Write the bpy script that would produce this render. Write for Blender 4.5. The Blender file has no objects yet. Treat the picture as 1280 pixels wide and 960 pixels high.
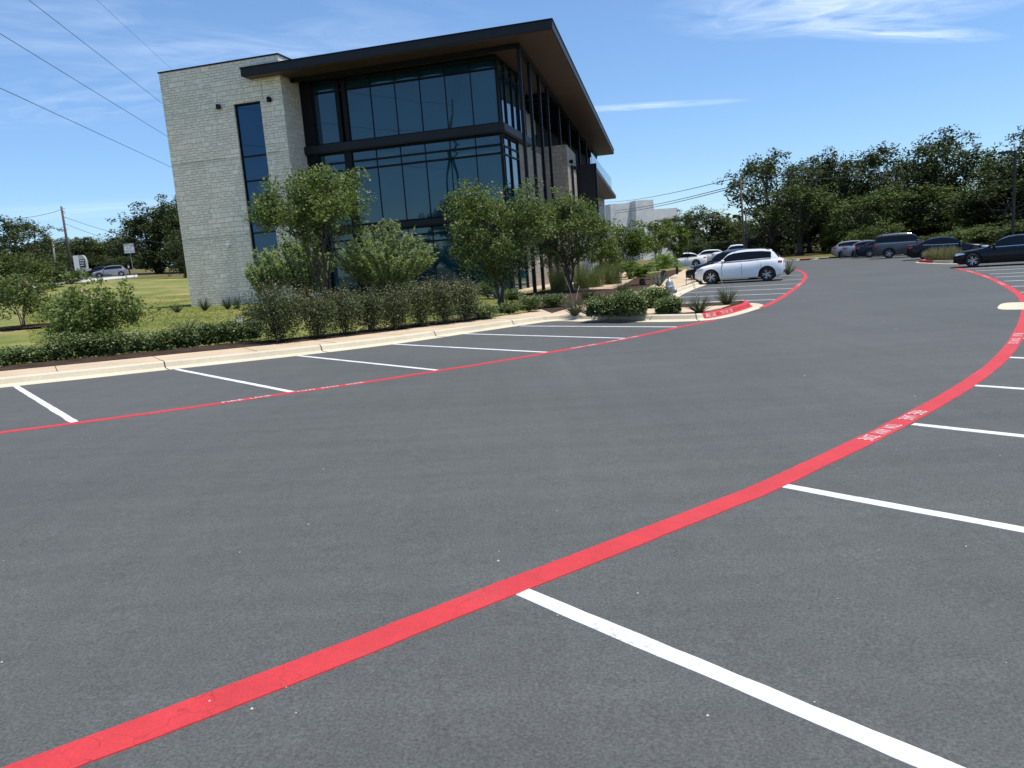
import bpy, bmesh, math, random
import numpy as np
from mathutils import Vector, Matrix
R = math.radians
PI = math.pi
C = bpy.context.scene.collection
SC = bpy.context.scene

# ------------------------------------------------------------------ camera
CAM_H = 1.75
PITCH, ROLL, FPX = R(9.2), R(4.35), 960.0
_F = np.array([0, math.cos(PITCH), -math.sin(PITCH)])
_R = np.array([1.0, 0, 0])
_U = np.cross(_R, _F)
_c, _s = math.cos(ROLL), math.sin(ROLL)
_RC, _UC = _c * _R - _s * _U, _s * _R + _c * _U
EYE = np.array([0, 0, CAM_H])


def ray(x, y):
    d = _F * FPX + _RC * (x - 640) - _UC * (y - 480)
    return d / np.linalg.norm(d)


def sm(e0, e1, x):
    t = min(1.0, max(0.0, (x - e0) / (e1 - e0)))
    return t * t * (3 - 2 * t)


# ------------------------------------------------------------------ terrain height
def lot_z(X, Y):
    s = max((.022 * X + .0106 * Y) / .43, -.35)
    return -.43 * (1 - math.exp(-s))


def T(X, Y):
    d = (X - .48) * -.634 + (Y - 23.8) * .773
    k = 1 - sm(-4, 6, X)
    return lot_z(X, Y) + k * (.38 * sm(2, 24, d) + .044 * max(0.0, min(d, 150) - 35) * (1 - sm(-22, -12, X)))


def gp(x, y, dz=0.0, far=260):
    """the point of the ground seen at a place in the photograph"""
    d = ray(x, y)
    t = 1.5
    last = t
    while t < far:
        P = EYE + d * t
        if P[2] < T(P[0], P[1]) + dz:
            lo, hi = last, t
            for _ in range(24):
                m = (lo + hi) / 2
                P = EYE + d * m
                if P[2] < T(P[0], P[1]) + dz:
                    hi = m
                else:
                    lo = m
            P = EYE + d * hi
            return Vector(P)
        last = t
        t += .15 + t * .004
    return Vector(EYE + d * far)


def at(x, y, Y):
    d = ray(x, y)
    return Vector(EYE + d * (Y / d[1]))


# ------------------------------------------------------------------ objects
def tag(o, label=None, cat=None, group=None, kind=None):
    if label: o['label'] = label
    if cat: o['category'] = cat
    if group: o['group'] = group
    if kind: o['kind'] = kind
    return o


def empty(name, loc, rz=0.0, label=None, cat=None, group=None, kind=None):
    o = bpy.data.objects.new(name, None)
    C.objects.link(o)
    o.empty_display_size = .2
    o.location = loc
    o.rotation_euler = (0, 0, rz)
    return tag(o, label, cat, group, kind)


def link(name, me, parent=None, mats=None):
    o = bpy.data.objects.new(name, me)
    C.objects.link(o)
    if parent is not None: o.parent = parent
    if mats and not me.materials:
        for m in (mats if isinstance(mats, (list, tuple)) else [mats]): me.materials.append(m)
    return o


class MB:
    def __init__(s):
        s.v, s.f, s.m = [], [], []

    def add(s, vs, fs, mi=0):
        b = len(s.v)
        s.v += [tuple(p) for p in vs]
        s.f += [tuple(i + b for i in f) for f in fs]
        s.m += [mi] * len(fs)

    def box(s, x0, x1, y0, y1, z0, z1, mi=0):
        vs = [(x0, y0, z0), (x1, y0, z0), (x1, y1, z0), (x0, y1, z0), (x0, y0, z1), (x1, y0, z1), (x1, y1, z1), (x0, y1, z1)]
        s.add(vs, [(0, 3, 2, 1), (4, 5, 6, 7), (0, 1, 5, 4), (1, 2, 6, 5), (2, 3, 7, 6), (3, 0, 4, 7)], mi)
        return s

    def prism(s, poly, z0, z1, mi=0):
        n = len(poly)
        vs = [(p[0], p[1], z0) for p in poly] + [(p[0], p[1], z1) for p in poly]
        s.add(vs, [tuple(reversed(range(n))), tuple(range(n, 2 * n))] + [(i, (i + 1) % n, n + (i + 1) % n, n + i) for i in range(n)], mi)
        return s

    def tube(s, pts, rad, n=6, cap=True, mi=0):
        pts = [Vector(p) for p in pts]
        if not isinstance(rad, (list, tuple)): rad = [rad] * len(pts)
        vs, fs = [], []
        ref = None
        for i, p in enumerate(pts):
            t = (pts[min(i + 1, len(pts) - 1)] - pts[max(i - 1, 0)])
            if t.length < 1e-9: t = Vector((0, 0, 1))
            t.normalize()
            if ref is None: ref = t.orthogonal().normalized()
            a = (ref - t * ref.dot(t))
            a = a.normalized() if a.length > 1e-6 else t.orthogonal().normalized()
            ref = a
            b = t.cross(a)
            for k in range(n):
                w = 2 * PI * k / n
                vs.append(p + (a * math.cos(w) + b * math.sin(w)) * rad[i])
        for i in range(len(pts) - 1):
            for k in range(n):
                fs.append((i * n + k, i * n + (k + 1) % n, (i + 1) * n + (k + 1) % n, (i + 1) * n + k))
        if cap:
            fs.append(tuple(reversed(range(n))))
            fs.append(tuple((len(pts) - 1) * n + k for k in range(n)))
        s.add(vs, fs, mi)
        return s

    def lathe(s, prof, n=16, mi=0, M=None):
        vs, fs = [], []
        for r, z in prof:
            for k in range(n):
                w = 2 * PI * k / n
                p = Vector((r * math.cos(w), r * math.sin(w), z))
                vs.append(M @ p if M else p)
        for i in range(len(prof) - 1):
            for k in range(n):
                fs.append((i * n + k, i * n + (k + 1) % n, (i + 1) * n + (k + 1) % n, (i + 1) * n + k))
        fs.append(tuple(reversed(range(n))))
        fs.append(tuple((len(prof) - 1) * n + k for k in range(n)))
        s.add(vs, fs, mi)
        return s

    def build(s, name, mats, parent=None, smooth=False):
        me = bpy.data.meshes.new(name)
        me.from_pydata(s.v, [], s.f)
        for m in (mats if isinstance(mats, (list, tuple)) else [mats]): me.materials.append(m)
        if any(s.m): me.polygons.foreach_set('material_index', s.m)
        if smooth: me.polygons.foreach_set('use_smooth', [True] * len(s.f))
        me.update()
        return link(name, me, parent)


# ------------------------------------------------------------------ materials
def nodes(m):
    m.use_nodes = True
    nt = m.node_tree
    return nt, nt.nodes, nt.links, nt.nodes['Principled BSDF']


def N(nt, typ, **kw):
    n = nt.nodes.new(typ)
    for k, v in kw.items():
        if k in n.inputs: n.inputs[k].default_value = v
        else: setattr(n, k, v)
    return n


def noise(nt, vec, scale, detail=4, rough=.55):
    n = N(nt, 'ShaderNodeTexNoise', Scale=scale, Detail=detail, Roughness=rough)
    if vec is not None: nt.links.new(vec, n.inputs['Vector'])
    return n.outputs['Fac']


def ramp(nt, fac, stops):
    r = nt.nodes.new('ShaderNodeValToRGB')
    nt.links.new(fac, r.inputs['Fac'])
    e = r.color_ramp.elements
    while len(e) < len(stops): e.new(.5)
    for i, (p, c) in enumerate(stops):
        e[i].position = p
        e[i].color = (c[0], c[1], c[2], 1) if not isinstance(c, float) else (c, c, c, 1)
    return r.outputs['Color']


def mixc(nt, fac, a, b, mode='MIX'):
    m = nt.nodes.new('ShaderNodeMix')
    m.data_type = 'RGBA'
    m.blend_type = mode
    for sock, val in ((m.inputs[0], fac), (m.inputs[6], a), (m.inputs[7], b)):
        if isinstance(val, (int, float)): sock.default_value = val
        elif isinstance(val, tuple): sock.default_value = (val[0], val[1], val[2], 1)
        else: nt.links.new(val, sock)
    return m.outputs[2]


def bump(nt, bsdf, h, strength, dist=.01):
    b = N(nt, 'ShaderNodeBump', Strength=strength, Distance=dist)
    nt.links.new(h, b.inputs['Height'])
    nt.links.new(b.outputs['Normal'], bsdf.inputs['Normal'])


def simple(name, col, rough=.6, metal=0.0, var=.12, scale=3.0, bmp=0.0, spec=.5, coat=0.0):
    m = bpy.data.materials.new(name)
    nt, n, l, b = nodes(m)
    geo = N(nt, 'ShaderNodeNewGeometry')
    f = noise(nt, geo.outputs['Position'], scale, 5)
    lo = tuple(c * (1 - var) for c in col)
    hi = tuple(min(1, c * (1 + var)) for c in col)
    l.new(ramp(nt, f, [(.3, lo), (.7, hi)]), b.inputs['Base Color'])
    b.inputs['Roughness'].default_value = rough
    b.inputs['Metallic'].default_value = metal
    b.inputs['Specular IOR Level'].default_value = spec
    b.inputs['Coat Weight'].default_value = coat
    b.inputs['Coat Roughness'].default_value = .05
    if bmp: bump(nt, b, noise(nt, geo.outputs['Position'], scale * 12, 3), bmp)
    return m


def leafmat(name, cols, trans=.3, rough=.5, rnd=1.0, spec=.4):
    """foliage: each leaf its own tone, some light let through"""
    m = bpy.data.materials.new(name)
    nt, n, l, b = nodes(m)
    geo = N(nt, 'ShaderNodeNewGeometry')
    k = len(cols)
    f = geo.outputs['Random Per Island']
    oi = N(nt, 'ShaderNodeObjectInfo')
    pn = noise(nt, geo.outputs['Position'], .9, 2)
    a = N(nt, 'ShaderNodeMath', operation='MULTIPLY_ADD')
    l.new(f, a.inputs[0]); a.inputs[1].default_value = .6; a.inputs[2].default_value = -.05
    a2 = N(nt, 'ShaderNodeMath', operation='MULTIPLY_ADD')
    l.new(pn, a2.inputs[0]); a2.inputs[1].default_value = .55
    l.new(a.outputs[0], a2.inputs[2])
    col = ramp(nt, a2.outputs[0], [((i + .5) / k, c) for i, c in enumerate(cols)])
    hs = N(nt, 'ShaderNodeHueSaturation')
    l.new(col, hs.inputs['Color'])
    mr = N(nt, 'ShaderNodeMapRange')
    mr.inputs[3].default_value = .82; mr.inputs[4].default_value = 1.2
    l.new(oi.outputs['Random'], mr.inputs[0])
    l.new(mr.outputs[0], hs.inputs['Value'])
    l.new(hs.outputs[0], b.inputs['Base Color'])
    b.inputs['Roughness'].default_value = rough
    b.inputs['Specular IOR Level'].default_value = spec
    tr = N(nt, 'ShaderNodeBsdfTranslucent')
    l.new(mixc(nt, 1.0, hs.outputs[0], (1.0, 1.25, .5), 'MULTIPLY'), tr.inputs['Color'])
    mx = N(nt, 'ShaderNodeMixShader')
    mx.inputs[0].default_value = trans
    l.new(b.outputs[0], mx.inputs[1]); l.new(tr.outputs[0], mx.inputs[2])
    l.new(mx.outputs[0], n['Material Output'].inputs['Surface'])
    return m


M = {}


def asphalt_mat(name, base, tint=(1.0, 1.04, .98)):
    m = bpy.data.materials.new(name)
    nt, n, l, b = nodes(m)
    geo = N(nt, 'ShaderNodeNewGeometry')
    P = geo.outputs['Position']
    big = noise(nt, P, .22, 4, .6)
    mp = N(nt, 'ShaderNodeMapping')
    mp.inputs['Rotation'].default_value = (0, 0, R(-50))
    mp.inputs['Scale'].default_value = (2.6, .16, 1)
    l.new(P, mp.inputs['Vector'])
    streak = noise(nt, mp.outputs[0], 1.0, 5, .62)
    mp2 = N(nt, 'ShaderNodeMapping')
    mp2.inputs['Rotation'].default_value = (0, 0, R(4))
    mp2.inputs['Scale'].default_value = (.22, 3.2, 1)
    l.new(P, mp2.inputs['Vector'])
    squee = noise(nt, mp2.outputs[0], 1.0, 4, .6)
    fine = noise(nt, P, 70, 4, .75)
    med = noise(nt, P, 9, 5, .65)
    c = tuple(base * t for t in tint)
    col = ramp(nt, big, [(.28, tuple(k * .9 for k in c)), (.72, tuple(k * 1.1 for k in c))])
    col = mixc(nt, .35, col, ramp(nt, streak, [(.3, .82), (.5, 1.0), (.75, 1.12)]), 'MULTIPLY')
    col = mixc(nt, .55, col, ramp(nt, squee, [(.3, .84), (.55, 1.0), (.72, 1.1)]), 'MULTIPLY')
    col = mixc(nt, .55, col, ramp(nt, med, [(.3, .85), (.7, 1.14)]), 'MULTIPLY')
    col = mixc(nt, 1.0, col, ramp(nt, fine, [(.3, .55), (.5, 1.0), (.7, 1.5)]), 'MULTIPLY')
    # pale dried-out smears
    sme = noise(nt, mp.outputs[0], .45, 3, .5)
    sm2 = ramp(nt, sme, [(.66, 0.0), (.8, 1.0)])
    col = mixc(nt, N_mul(nt, sm2, .12), col, (.17, .165, .15))
    # scattered grit
    vo = N(nt, 'ShaderNodeTexVoronoi', Scale=1.1)
    l.new(P, vo.inputs['Vector'])
    dot = ramp(nt, vo.outputs['Distance'], [(.006, 1.0), (.009, 0.0)])
    col = mixc(nt, N_mul(nt, dot, .3), col, (.2, .2, .19))
    l.new(col, b.inputs['Base Color'])
    b.inputs['Roughness'].default_value = .82
    b.inputs['Specular IOR Level'].default_value = .35
    bump(nt, b, fine, .5, .006)
    return m


def N_mul(nt, col, k):
    mm = N(nt, 'ShaderNodeMath', operation='MULTIPLY')
    nt.links.new(col, mm.inputs[0])
    mm.inputs[1].default_value = k
    return mm.outputs[0]


def paint_mat(name, col, wear=.5):
    m = bpy.data.materials.new(name)
    nt, n, l, b = nodes(m)
    geo = N(nt, 'ShaderNodeNewGeometry')
    P = geo.outputs['Position']
    fine = noise(nt, P, 80, 3, .7)
    med = noise(nt, P, 3.5, 6, .7)
    vo = N(nt, 'ShaderNodeTexVoronoi', feature='DISTANCE_TO_EDGE', Scale=5.5)
    dn = N(nt, 'ShaderNodeMix', data_type='VECTOR')
    nv = N(nt, 'ShaderNodeTexNoise', Scale=6, Detail=3)
    l.new(P, nv.inputs['Vector'])
    dn.inputs[0].default_value = .12
    l.new(P, dn.inputs[4]); l.new(nv.outputs['Color'], dn.inputs[5])
    l.new(dn.outputs[1], vo.inputs['Vector'])
    crack = ramp(nt, vo.outputs['Distance'], [(.003, 1.0), (.012, 0.0)])
    patch = ramp(nt, noise(nt, P, .9, 3), [(.4, 0.0), (.6, 1.0)])
    ck = N(nt, 'ShaderNodeMath', operation='MULTIPLY')
    l.new(crack, ck.inputs[0]); l.new(patch, ck.inputs[1])
    c = mixc(nt, .8, col, ramp(nt, med, [(.3, .8), (.7, 1.1)]), 'MULTIPLY')
    c = mixc(nt, .8, c, ramp(nt, fine, [(.3, .78), (.7, 1.12)]), 'MULTIPLY')
    c = mixc(nt, N_mul(nt, ck.outputs[0], .55), c, tuple(k * .4 for k in col))
    w = ramp(nt, noise(nt, P, 1.7, 5, .65), [(.52, 0.0), (.68, 1.0)])
    w2 = N(nt, 'ShaderNodeMath', operation='MULTIPLY')
    l.new(w, w2.inputs[0]); l.new(ramp(nt, noise(nt, P, 38, 4, .7), [(.46, 0.0), (.6, 1.0)]), w2.inputs[1])
    c = mixc(nt, N_mul(nt, w2.outputs[0], wear), c, (.12, .12, .12))
    l.new(c, b.inputs['Base Color'])
    b.inputs['Roughness'].default_value = .7
    bump(nt, b, fine, .35, .004)
    return m


def concrete_mat(name, col, joints=0.0):
    m = bpy.data.materials.new(name)
    nt, n, l, b = nodes(m)
    geo = N(nt, 'ShaderNodeNewGeometry')
    P = geo.outputs['Position']
    f1 = noise(nt, P, .8, 5, .6)
    f2 = noise(nt, P, 14, 5, .7)
    f3 = noise(nt, P, 70, 2, .6)
    c = ramp(nt, f1, [(.3, tuple(k * .86 for k in col)), (.7, tuple(min(1, k * 1.1) for k in col))])
    c = mixc(nt, .6, c, ramp(nt, f2, [(.3, .86), (.7, 1.08)]), 'MULTIPLY')
    st = ramp(nt, noise(nt, P, 2.2, 6, .75), [(.6, 0.0), (.75, 1.0)])
    c = mixc(nt, N_mul(nt, st, .35), c, tuple(k * .55 for k in col))
    l.new(c, b.inputs['Base Color'])
    b.inputs['Roughness'].default_value = .85
    b.inputs['Specular IOR Level'].default_value = .25
    bump(nt, b, f3, .3, .004)
    return m


def stone_mat(name, col, rowh=.2, w=.46, contrast=1.0):
    """split-face ashlar: courses of uneven stones"""
    m = bpy.data.materials.new(name)
    nt, n, l, b = nodes(m)
    tc = N(nt, 'ShaderNodeTexCoord')
    sx = N(nt, 'ShaderNodeSeparateXYZ')
    l.new(tc.outputs['Object'], sx.inputs[0])
    sn = N(nt, 'ShaderNodeSeparateXYZ')
    l.new(tc.outputs['Normal'], sn.inputs[0])
    ab = N(nt, 'ShaderNodeMath', operation='ABSOLUTE'); l.new(sn.outputs[0], ab.inputs[0])
    gt = N(nt, 'ShaderNodeMath', operation='GREATER_THAN'); l.new(ab.outputs[0], gt.inputs[0]); gt.inputs[1].default_value = .6
    mx = N(nt, 'ShaderNodeMix'); l.new(gt.outputs[0], mx.inputs[0]); l.new(sx.outputs[0], mx.inputs[2]); l.new(sx.outputs[1], mx.inputs[3])
    cb = N(nt, 'ShaderNodeCombineXYZ'); l.new(mx.outputs[0], cb.inputs[0]); l.new(sx.outputs[2], cb.inputs[1])
    nz = N(nt, 'ShaderNodeTexNoise', Scale=1.6, Detail=2); l.new(cb.outputs[0], nz.inputs['Vector'])
    va = N(nt, 'ShaderNodeVectorMath', operation='MULTIPLY_ADD')
    l.new(nz.outputs['Color'], va.inputs[0]); va.inputs[1].default_value = (.22, .075, 0); l.new(cb.outputs[0], va.inputs[2])

    def brick(rh, bw, off):
        br = N(nt, 'ShaderNodeTexBrick')
        l.new(va.outputs[0], br.inputs['Vector'])
        br.offset = off
        br.inputs['Scale'].default_value = 1
        br.inputs['Brick Width'].default_value = bw
        br.inputs['Row Height'].default_value = rh
        br.inputs['Mortar Size'].default_value = .012
        br.inputs['Mortar Smooth'].default_value = .4
        br.inputs['Color1'].default_value = (.2, .2, .2, 1)
        br.inputs['Color2'].default_value = (.9, .9, .9, 1)
        br.inputs['Mortar'].default_value = (0, 0, 0, 1)
        return br
    b1, b2 = brick(rowh, w, .37), brick(rowh * 2, w * 1.5, .61)
    sel = ramp(nt, noise(nt, va.outputs[0], .9, 1), [(.5, 0.0), (.53, 1.0)])
    tone = mixc(nt, sel, b1.outputs['Color'], b2.outputs['Color'])
    mort = mixc(nt, sel, b1.outputs['Fac'], b2.outputs['Fac'])
    c = ramp(nt, tone, [(0.0, tuple(k * (1 - .34 * contrast) for k in col)), (.5, col), (1.0, tuple(min(1, k * (1 + .24 * contrast)) for k in col))])
    c = mixc(nt, .7, c, ramp(nt, noise(nt, cb.outputs[0], 5, 6, .7), [(.3, .72), (.7, 1.15)]), 'MULTIPLY')
    c = mixc(nt, N_mul(nt, mort, .6), c, tuple(k * .5 for k in col))
    sp = ramp(nt, noise(nt, cb.outputs[0], 1.3, 3), [(.66, 0.0), (.74, 1.0)])
    c = mixc(nt, N_mul(nt, sp, .25), c, (.5, .36, .2))
    l.new(c, b.inputs['Base Color'])
    b.inputs['Roughness'].default_value = .9
    b.inputs['Specular IOR Level'].default_value = .2
    h = mixc(nt, .5, noise(nt, cb.outputs[0], 9, 6, .7), tone)
    h = mixc(nt, mort, h, (0, 0, 0))
    bump(nt, b, h, .9, .05)
    return m


def ground_mat(name, stops, scale=.5, fine=30, bmp=.6):
    m = bpy.data.materials.new(name)
    nt, n, l, b = nodes(m)
    geo = N(nt, 'ShaderNodeNewGeometry')
    P = geo.outputs['Position']
    f = noise(nt, P, scale, 6, .62)
    c = ramp(nt, f, stops)
    c = mixc(nt, .75, c, ramp(nt, noise(nt, P, fine, 4, .75), [(.28, .55), (.5, 1.0), (.72, 1.4)]), 'MULTIPLY')
    l.new(c, b.inputs['Base Color'])
    b.inputs['Roughness'].default_value = .95
    b.inputs['Specular IOR Level'].default_value = .1
    bump(nt, b, noise(nt, P, fine * 1.4, 4, .7), bmp, .04)
    return m


def glass_mat(name, base, ior=1.75, tint=(.75, .95, 1.0)):
    m = bpy.data.materials.new(name)
    nt, n, l, b = nodes(m)
    geo = N(nt, 'ShaderNodeNewGeometry')
    f = noise(nt, geo.outputs['Position'], .5, 2)
    l.new(ramp(nt, f, [(.3, tuple(k * .8 for k in base)), (.7, tuple(k * 1.25 for k in base))]), b.inputs['Base Color'])
    b.inputs['Roughness'].default_value = .02
    b.inputs['IOR'].default_value = ior
    b.inputs['Specular Tint'].default_value = (*tint, 1)
    # float-glass ripple, as in any large pane
    bump(nt, b, noise(nt, geo.outputs['Position'], .55, 1), .06, .04)
    return m


M['asphalt'] = asphalt_mat('asphalt', .079)
M['street'] = asphalt_mat('street asphalt', .09, (1.02, 1, .97))
M['red'] = paint_mat('red kerb paint', (.50, .030, .034), .2)
M['white'] = paint_mat('white line paint', (.66, .66, .645), .6)
M['kerb'] = concrete_mat('kerb concrete', (.56, .49, .36))
M['walk'] = concrete_mat('tan walk concrete', (.50, .39, .265))
M['palec'] = concrete_mat('pale sunlit precast', (.72, .70, .66))
M['conc'] = concrete_mat('grey precast concrete', (.48, .46, .43))
M['lawn'] = ground_mat('lawn', [(.3, (.105, .14, .035)), (.48, (.165, .18, .052)), (.62, (.26, .22, .085)), (.75, (.34, .255, .12))], .33, 22)
M['dry'] = ground_mat('dry grass', [(.3, (.07, .08, .022)), (.6, (.15, .125, .05)), (.8, (.2, .155, .075))], .2, 12)
M['mulch'] = ground_mat('mulch', [(.3, (.035, .022, .016)), (.7, (.085, .055, .04))], 2.5, 26, 1.0)
M['gravel'] = ground_mat('tan gravel', [(.3, (.34, .25, .16)), (.7, (.5, .4, .28))], 1.5, 25, .9)
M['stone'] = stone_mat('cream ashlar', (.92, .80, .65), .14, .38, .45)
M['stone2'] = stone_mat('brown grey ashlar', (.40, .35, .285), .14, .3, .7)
M['black'] = simple('black metal', (.006, .0065, .008), .5, 0, .2, 1.5, 0, .2)
M['fascia'] = simple('dark fascia metal', (.011, .012, .015), .5, 0, .15, .8, 0, .35)
M['wood'] = simple('brown soffit', (.06, .036, .027), .55, 0, .18, 1.2)
M['glass'] = glass_mat('curtain glass', (.004, .034, .055), 1.8, (.7, .92, 1.0))
M['glassblue'] = glass_mat('blue glass', (.003, .03, .085), 1.75, (.55, .8, 1.0))
M['render'] = simple('pale render', (.5, .48, .44), .8, 0, .06, 1)
M['bark'] = simple('bark', (.075, .06, .046), .9, 0, .35, 6, .8)
M['barkp'] = simple('pale bark', (.21, .165, .12), .85, 0, .35, 7, .4)
M['oak'] = leafmat('oak leaves', [(.018, .027, .010), (.036, .050, .018), (.062, .078, .029), (.10, .12, .05)], .15, .6, 1, .15)
M['oakl'] = leafmat('lighter oak leaves', [(.03, .045, .013), (.056, .078, .022), (.09, .118, .036), (.13, .155, .058)], .2, .6, 1, .15)
M['crape'] = leafmat('crape myrtle leaves', [(.038, .058, .018), (.08, .112, .032), (.14, .175, .06), (.26, .285, .14)], .34, .6, 1, .22)
M['limeleaf'] = leafmat('lime leaves', [(.05, .085, .012), (.085, .13, .02), (.13, .18, .03), (.16, .2, .05)], .35)
M['willow'] = leafmat('willow leaves', [(.19, .225, .12), (.25, .29, .165), (.32, .355, .22), (.38, .41, .28)], .5, .6, 1, .1)
M['rose'] = leafmat('rose leaves', [(.032, .046, .018), (.064, .084, .034), (.105, .125, .058), (.18, .175, .11)], .2, .6, 1, .25)
M['rosered'] = leafmat('rose young leaves', [(.12, .04, .03), (.17, .07, .05), (.2, .1, .06)], .2)
M['haw'] = leafmat('hawthorn leaves', [(.030, .050, .014), (.065, .098, .026), (.12, .155, .05), (.23, .25, .12)], .2, .5, 1, .3)
M['pink'] = leafmat('pink blossom', [(.55, .25, .3), (.7, .4, .45), (.75, .5, .52)], .3)
M['yucca'] = leafmat('yucca blades', [(.04, .055, .025), (.075, .09, .045), (.12, .13, .07)], .15, .5)
M['agave'] = leafmat('agave blades', [(.09, .13, .12), (.14, .19, .17), (.2, .25, .23)], .1, .5)
M['orn'] = leafmat('ornamental grass', [(.06, .09, .022), (.10, .135, .036), (.15, .175, .065), (.29, .26, .15)], .3, .6)
M['tan'] = leafmat('pale straw', [(.3, .26, .17), (.4, .35, .25), (.5, .45, .33)], .2, .7)
M['palm'] = leafmat('sago fronds', [(.07, .12, .014), (.11, .17, .024), (.17, .23, .04)], .4, .45, 1, .4)
M['blade'] = leafmat('lawn blades', [(.12, .155, .04), (.17, .2, .055), (.25, .235, .08), (.34, .28, .13)], .5, .8, 1, .1)
M['tyre'] = simple('tyre rubber', (.014, .014, .015), .8, 0, .2, 8)
M['rim'] = simple('alloy', (.5, .5, .52), .3, .8, .05, 4)
M['dark'] = simple('dark plastic', (.015, .015, .016), .6, 0, .2, 5)
M['carglass'] = glass_mat('car glass', (.004, .005, .006), 1.42, (1, 1, 1))
M['lamp'] = simple('lamp lens', (.6, .6, .62), .08, .3, .05, 4, coat=1)
M['tail'] = simple('tail lens', (.32, .012, .012), .15, 0, .1, 4, coat=1)
M['chrome'] = simple('bright trim', (.7, .7, .72), .18, 1, .03, 4)
M['silver'] = simple('silver paint', (.36, .36, .37), .4, .6, .06, 5)
M['signw'] = simple('sign white', (.75, .75, .74), .5, 0, .03, 2)
M['ink'] = simple('sign ink', (.02, .02, .022), .5, 0, .05, 2)
M['pole'] = simple('treated timber', (.085, .062, .05), .9, 0, .3, 5, .4)
M['steelpole'] = simple('dark steel pole', (.02, .018, .017), .5, .3, .1, 3)
M['wire'] = simple('cable', (.02, .02, .025), .6, 0, .1, 1)
M['greyw'] = simple('grey timber', (.3, .28, .26), .9, 0, .2, 5)
M['stop'] = simple('brown post', (.1, .04, .03), .7, 0, .1, 5)
M['willowstem'] = simple('green stems', (.10, .12, .05), .8, 0, .2, 6)
M['stencil'] = paint_mat('stencil paint', (.72, .60, .58), .3)
M['drygrass'] = leafmat('dry ornamental grass', [(.09, .09, .04), (.15, .135, .07), (.22, .19, .11), (.32, .27, .17)], .3, .7)

# ------------------------------------------------------------------ ground sheets, kerbs, markings
def v2(p): return Vector((p[0], p[1]))


def chaikin(pts, n=2):
    pts = [v2(p) for p in pts]
    for _ in range(n):
        q = [pts[0]]
        for a, b in zip(pts, pts[1:]):
            q += [a * .75 + b * .25, a * .25 + b * .75]
        q.append(pts[-1])
        pts = q
    return pts


def resample(pts, step):
    pts = [v2(p) for p in pts]
    out = [pts[0]]
    acc = 0.0
    for a, b in zip(pts, pts[1:]):
        L = (b - a).length
        if L < 1e-9: continue
        pos = step - acc
        while pos <= L:
            out.append(a + (b - a) * (pos / L))
            pos += step
        acc = L - (pos - step)
    if (out[-1] - pts[-1]).length > .05: out.append(pts[-1])
    return out


def catmull(pts, n=8):
    pts = [v2(p) for p in pts]
    P = [pts[0] * 2 - pts[1]] + pts + [pts[-1] * 2 - pts[-2]]
    out = []
    for i in range(1, len(P) - 2):
        p0, p1, p2, p3 = P[i - 1:i + 3]
        for k in range(n):
            t = k / n
            out.append(.5 * ((2 * p1) + (p2 - p0) * t + (2 * p0 - 5 * p1 + 4 * p2 - p3) * t * t + (3 * p1 - p0 - 3 * p2 + p3) * t ** 3))
    out.append(pts[-1])
    return out


def normals(pts):
    ns = []
    for i in range(len(pts)):
        d = pts[min(i + 1, len(pts) - 1)] - pts[max(i - 1, 0)]
        d.normalize()
        ns.append(Vector((-d.y, d.x)))
    return ns


def strip(name, pts, prof, mat, mi=None, parent=None, ns=None):
    """sweep a profile [(offset to the left, height above ground)] along a line on the ground"""
    ns = ns or normals(pts)
    mb = MB()
    k = len(prof)
    for p, n in zip(pts, ns):
        for o, dz in prof:
            q = p + n * o
            mb.v.append((q.x, q.y, T(p.x, p.y) + dz))
    for i in range(len(pts) - 1):
        for j in range(k - 1):
            mb.f.append((i * k + j, (i + 1) * k + j, (i + 1) * k + j + 1, i * k + j + 1))
            mb.m.append(mi[j] if mi else 0)
    # face up
    o = mb.build(name, mat, parent)
    return o


def flipup(o):
    me = o.data
    bm = bmesh.new(); bm.from_mesh(me)
    bm.normal_update()
    up = sum(f.normal.z * f.calc_area() for f in bm.faces)
    if up < 0: bmesh.ops.reverse_faces(bm, faces=bm.faces)
    bm.to_mesh(me); bm.free()
    return o


def inside(poly, x, y):
    c = False
    j = len(poly) - 1
    for i in range(len(poly)):
        xi, yi = poly[i][0], poly[i][1]
        xj, yj = poly[j][0], poly[j][1]
        if (yi > y) != (yj > y) and x < (xj - xi) * (y - yi) / (yj - yi) + xi: c = not c
        j = i
    return c


def sheet(name, x0, x1, y0, y1, step, dz, mat, poly=None, hole=None, skip=None):
    nx, ny = int(round((x1 - x0) / step)), int(round((y1 - y0) / step))
    idx = {}
    mb = MB()

    def vid(i, j):
        if (i, j) not in idx:
            X, Y = x0 + i * step, y0 + j * step
            idx[(i, j)] = len(mb.v)
            mb.v.append((X, Y, T(X, Y) + dz))
        return idx[(i, j)]
    for i in range(nx):
        for j in range(ny):
            cx, cy = x0 + (i + .5) * step, y0 + (j + .5) * step
            if poly and not inside(poly, cx, cy): continue
            if hole and inside(hole, cx, cy): continue
            if skip and skip(cx, cy): continue
            mb.f.append((vid(i, j), vid(i + 1, j), vid(i + 1, j + 1), vid(i, j + 1)))
            mb.m.append(0)
    return mb.build(name, mat, None, True)


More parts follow.
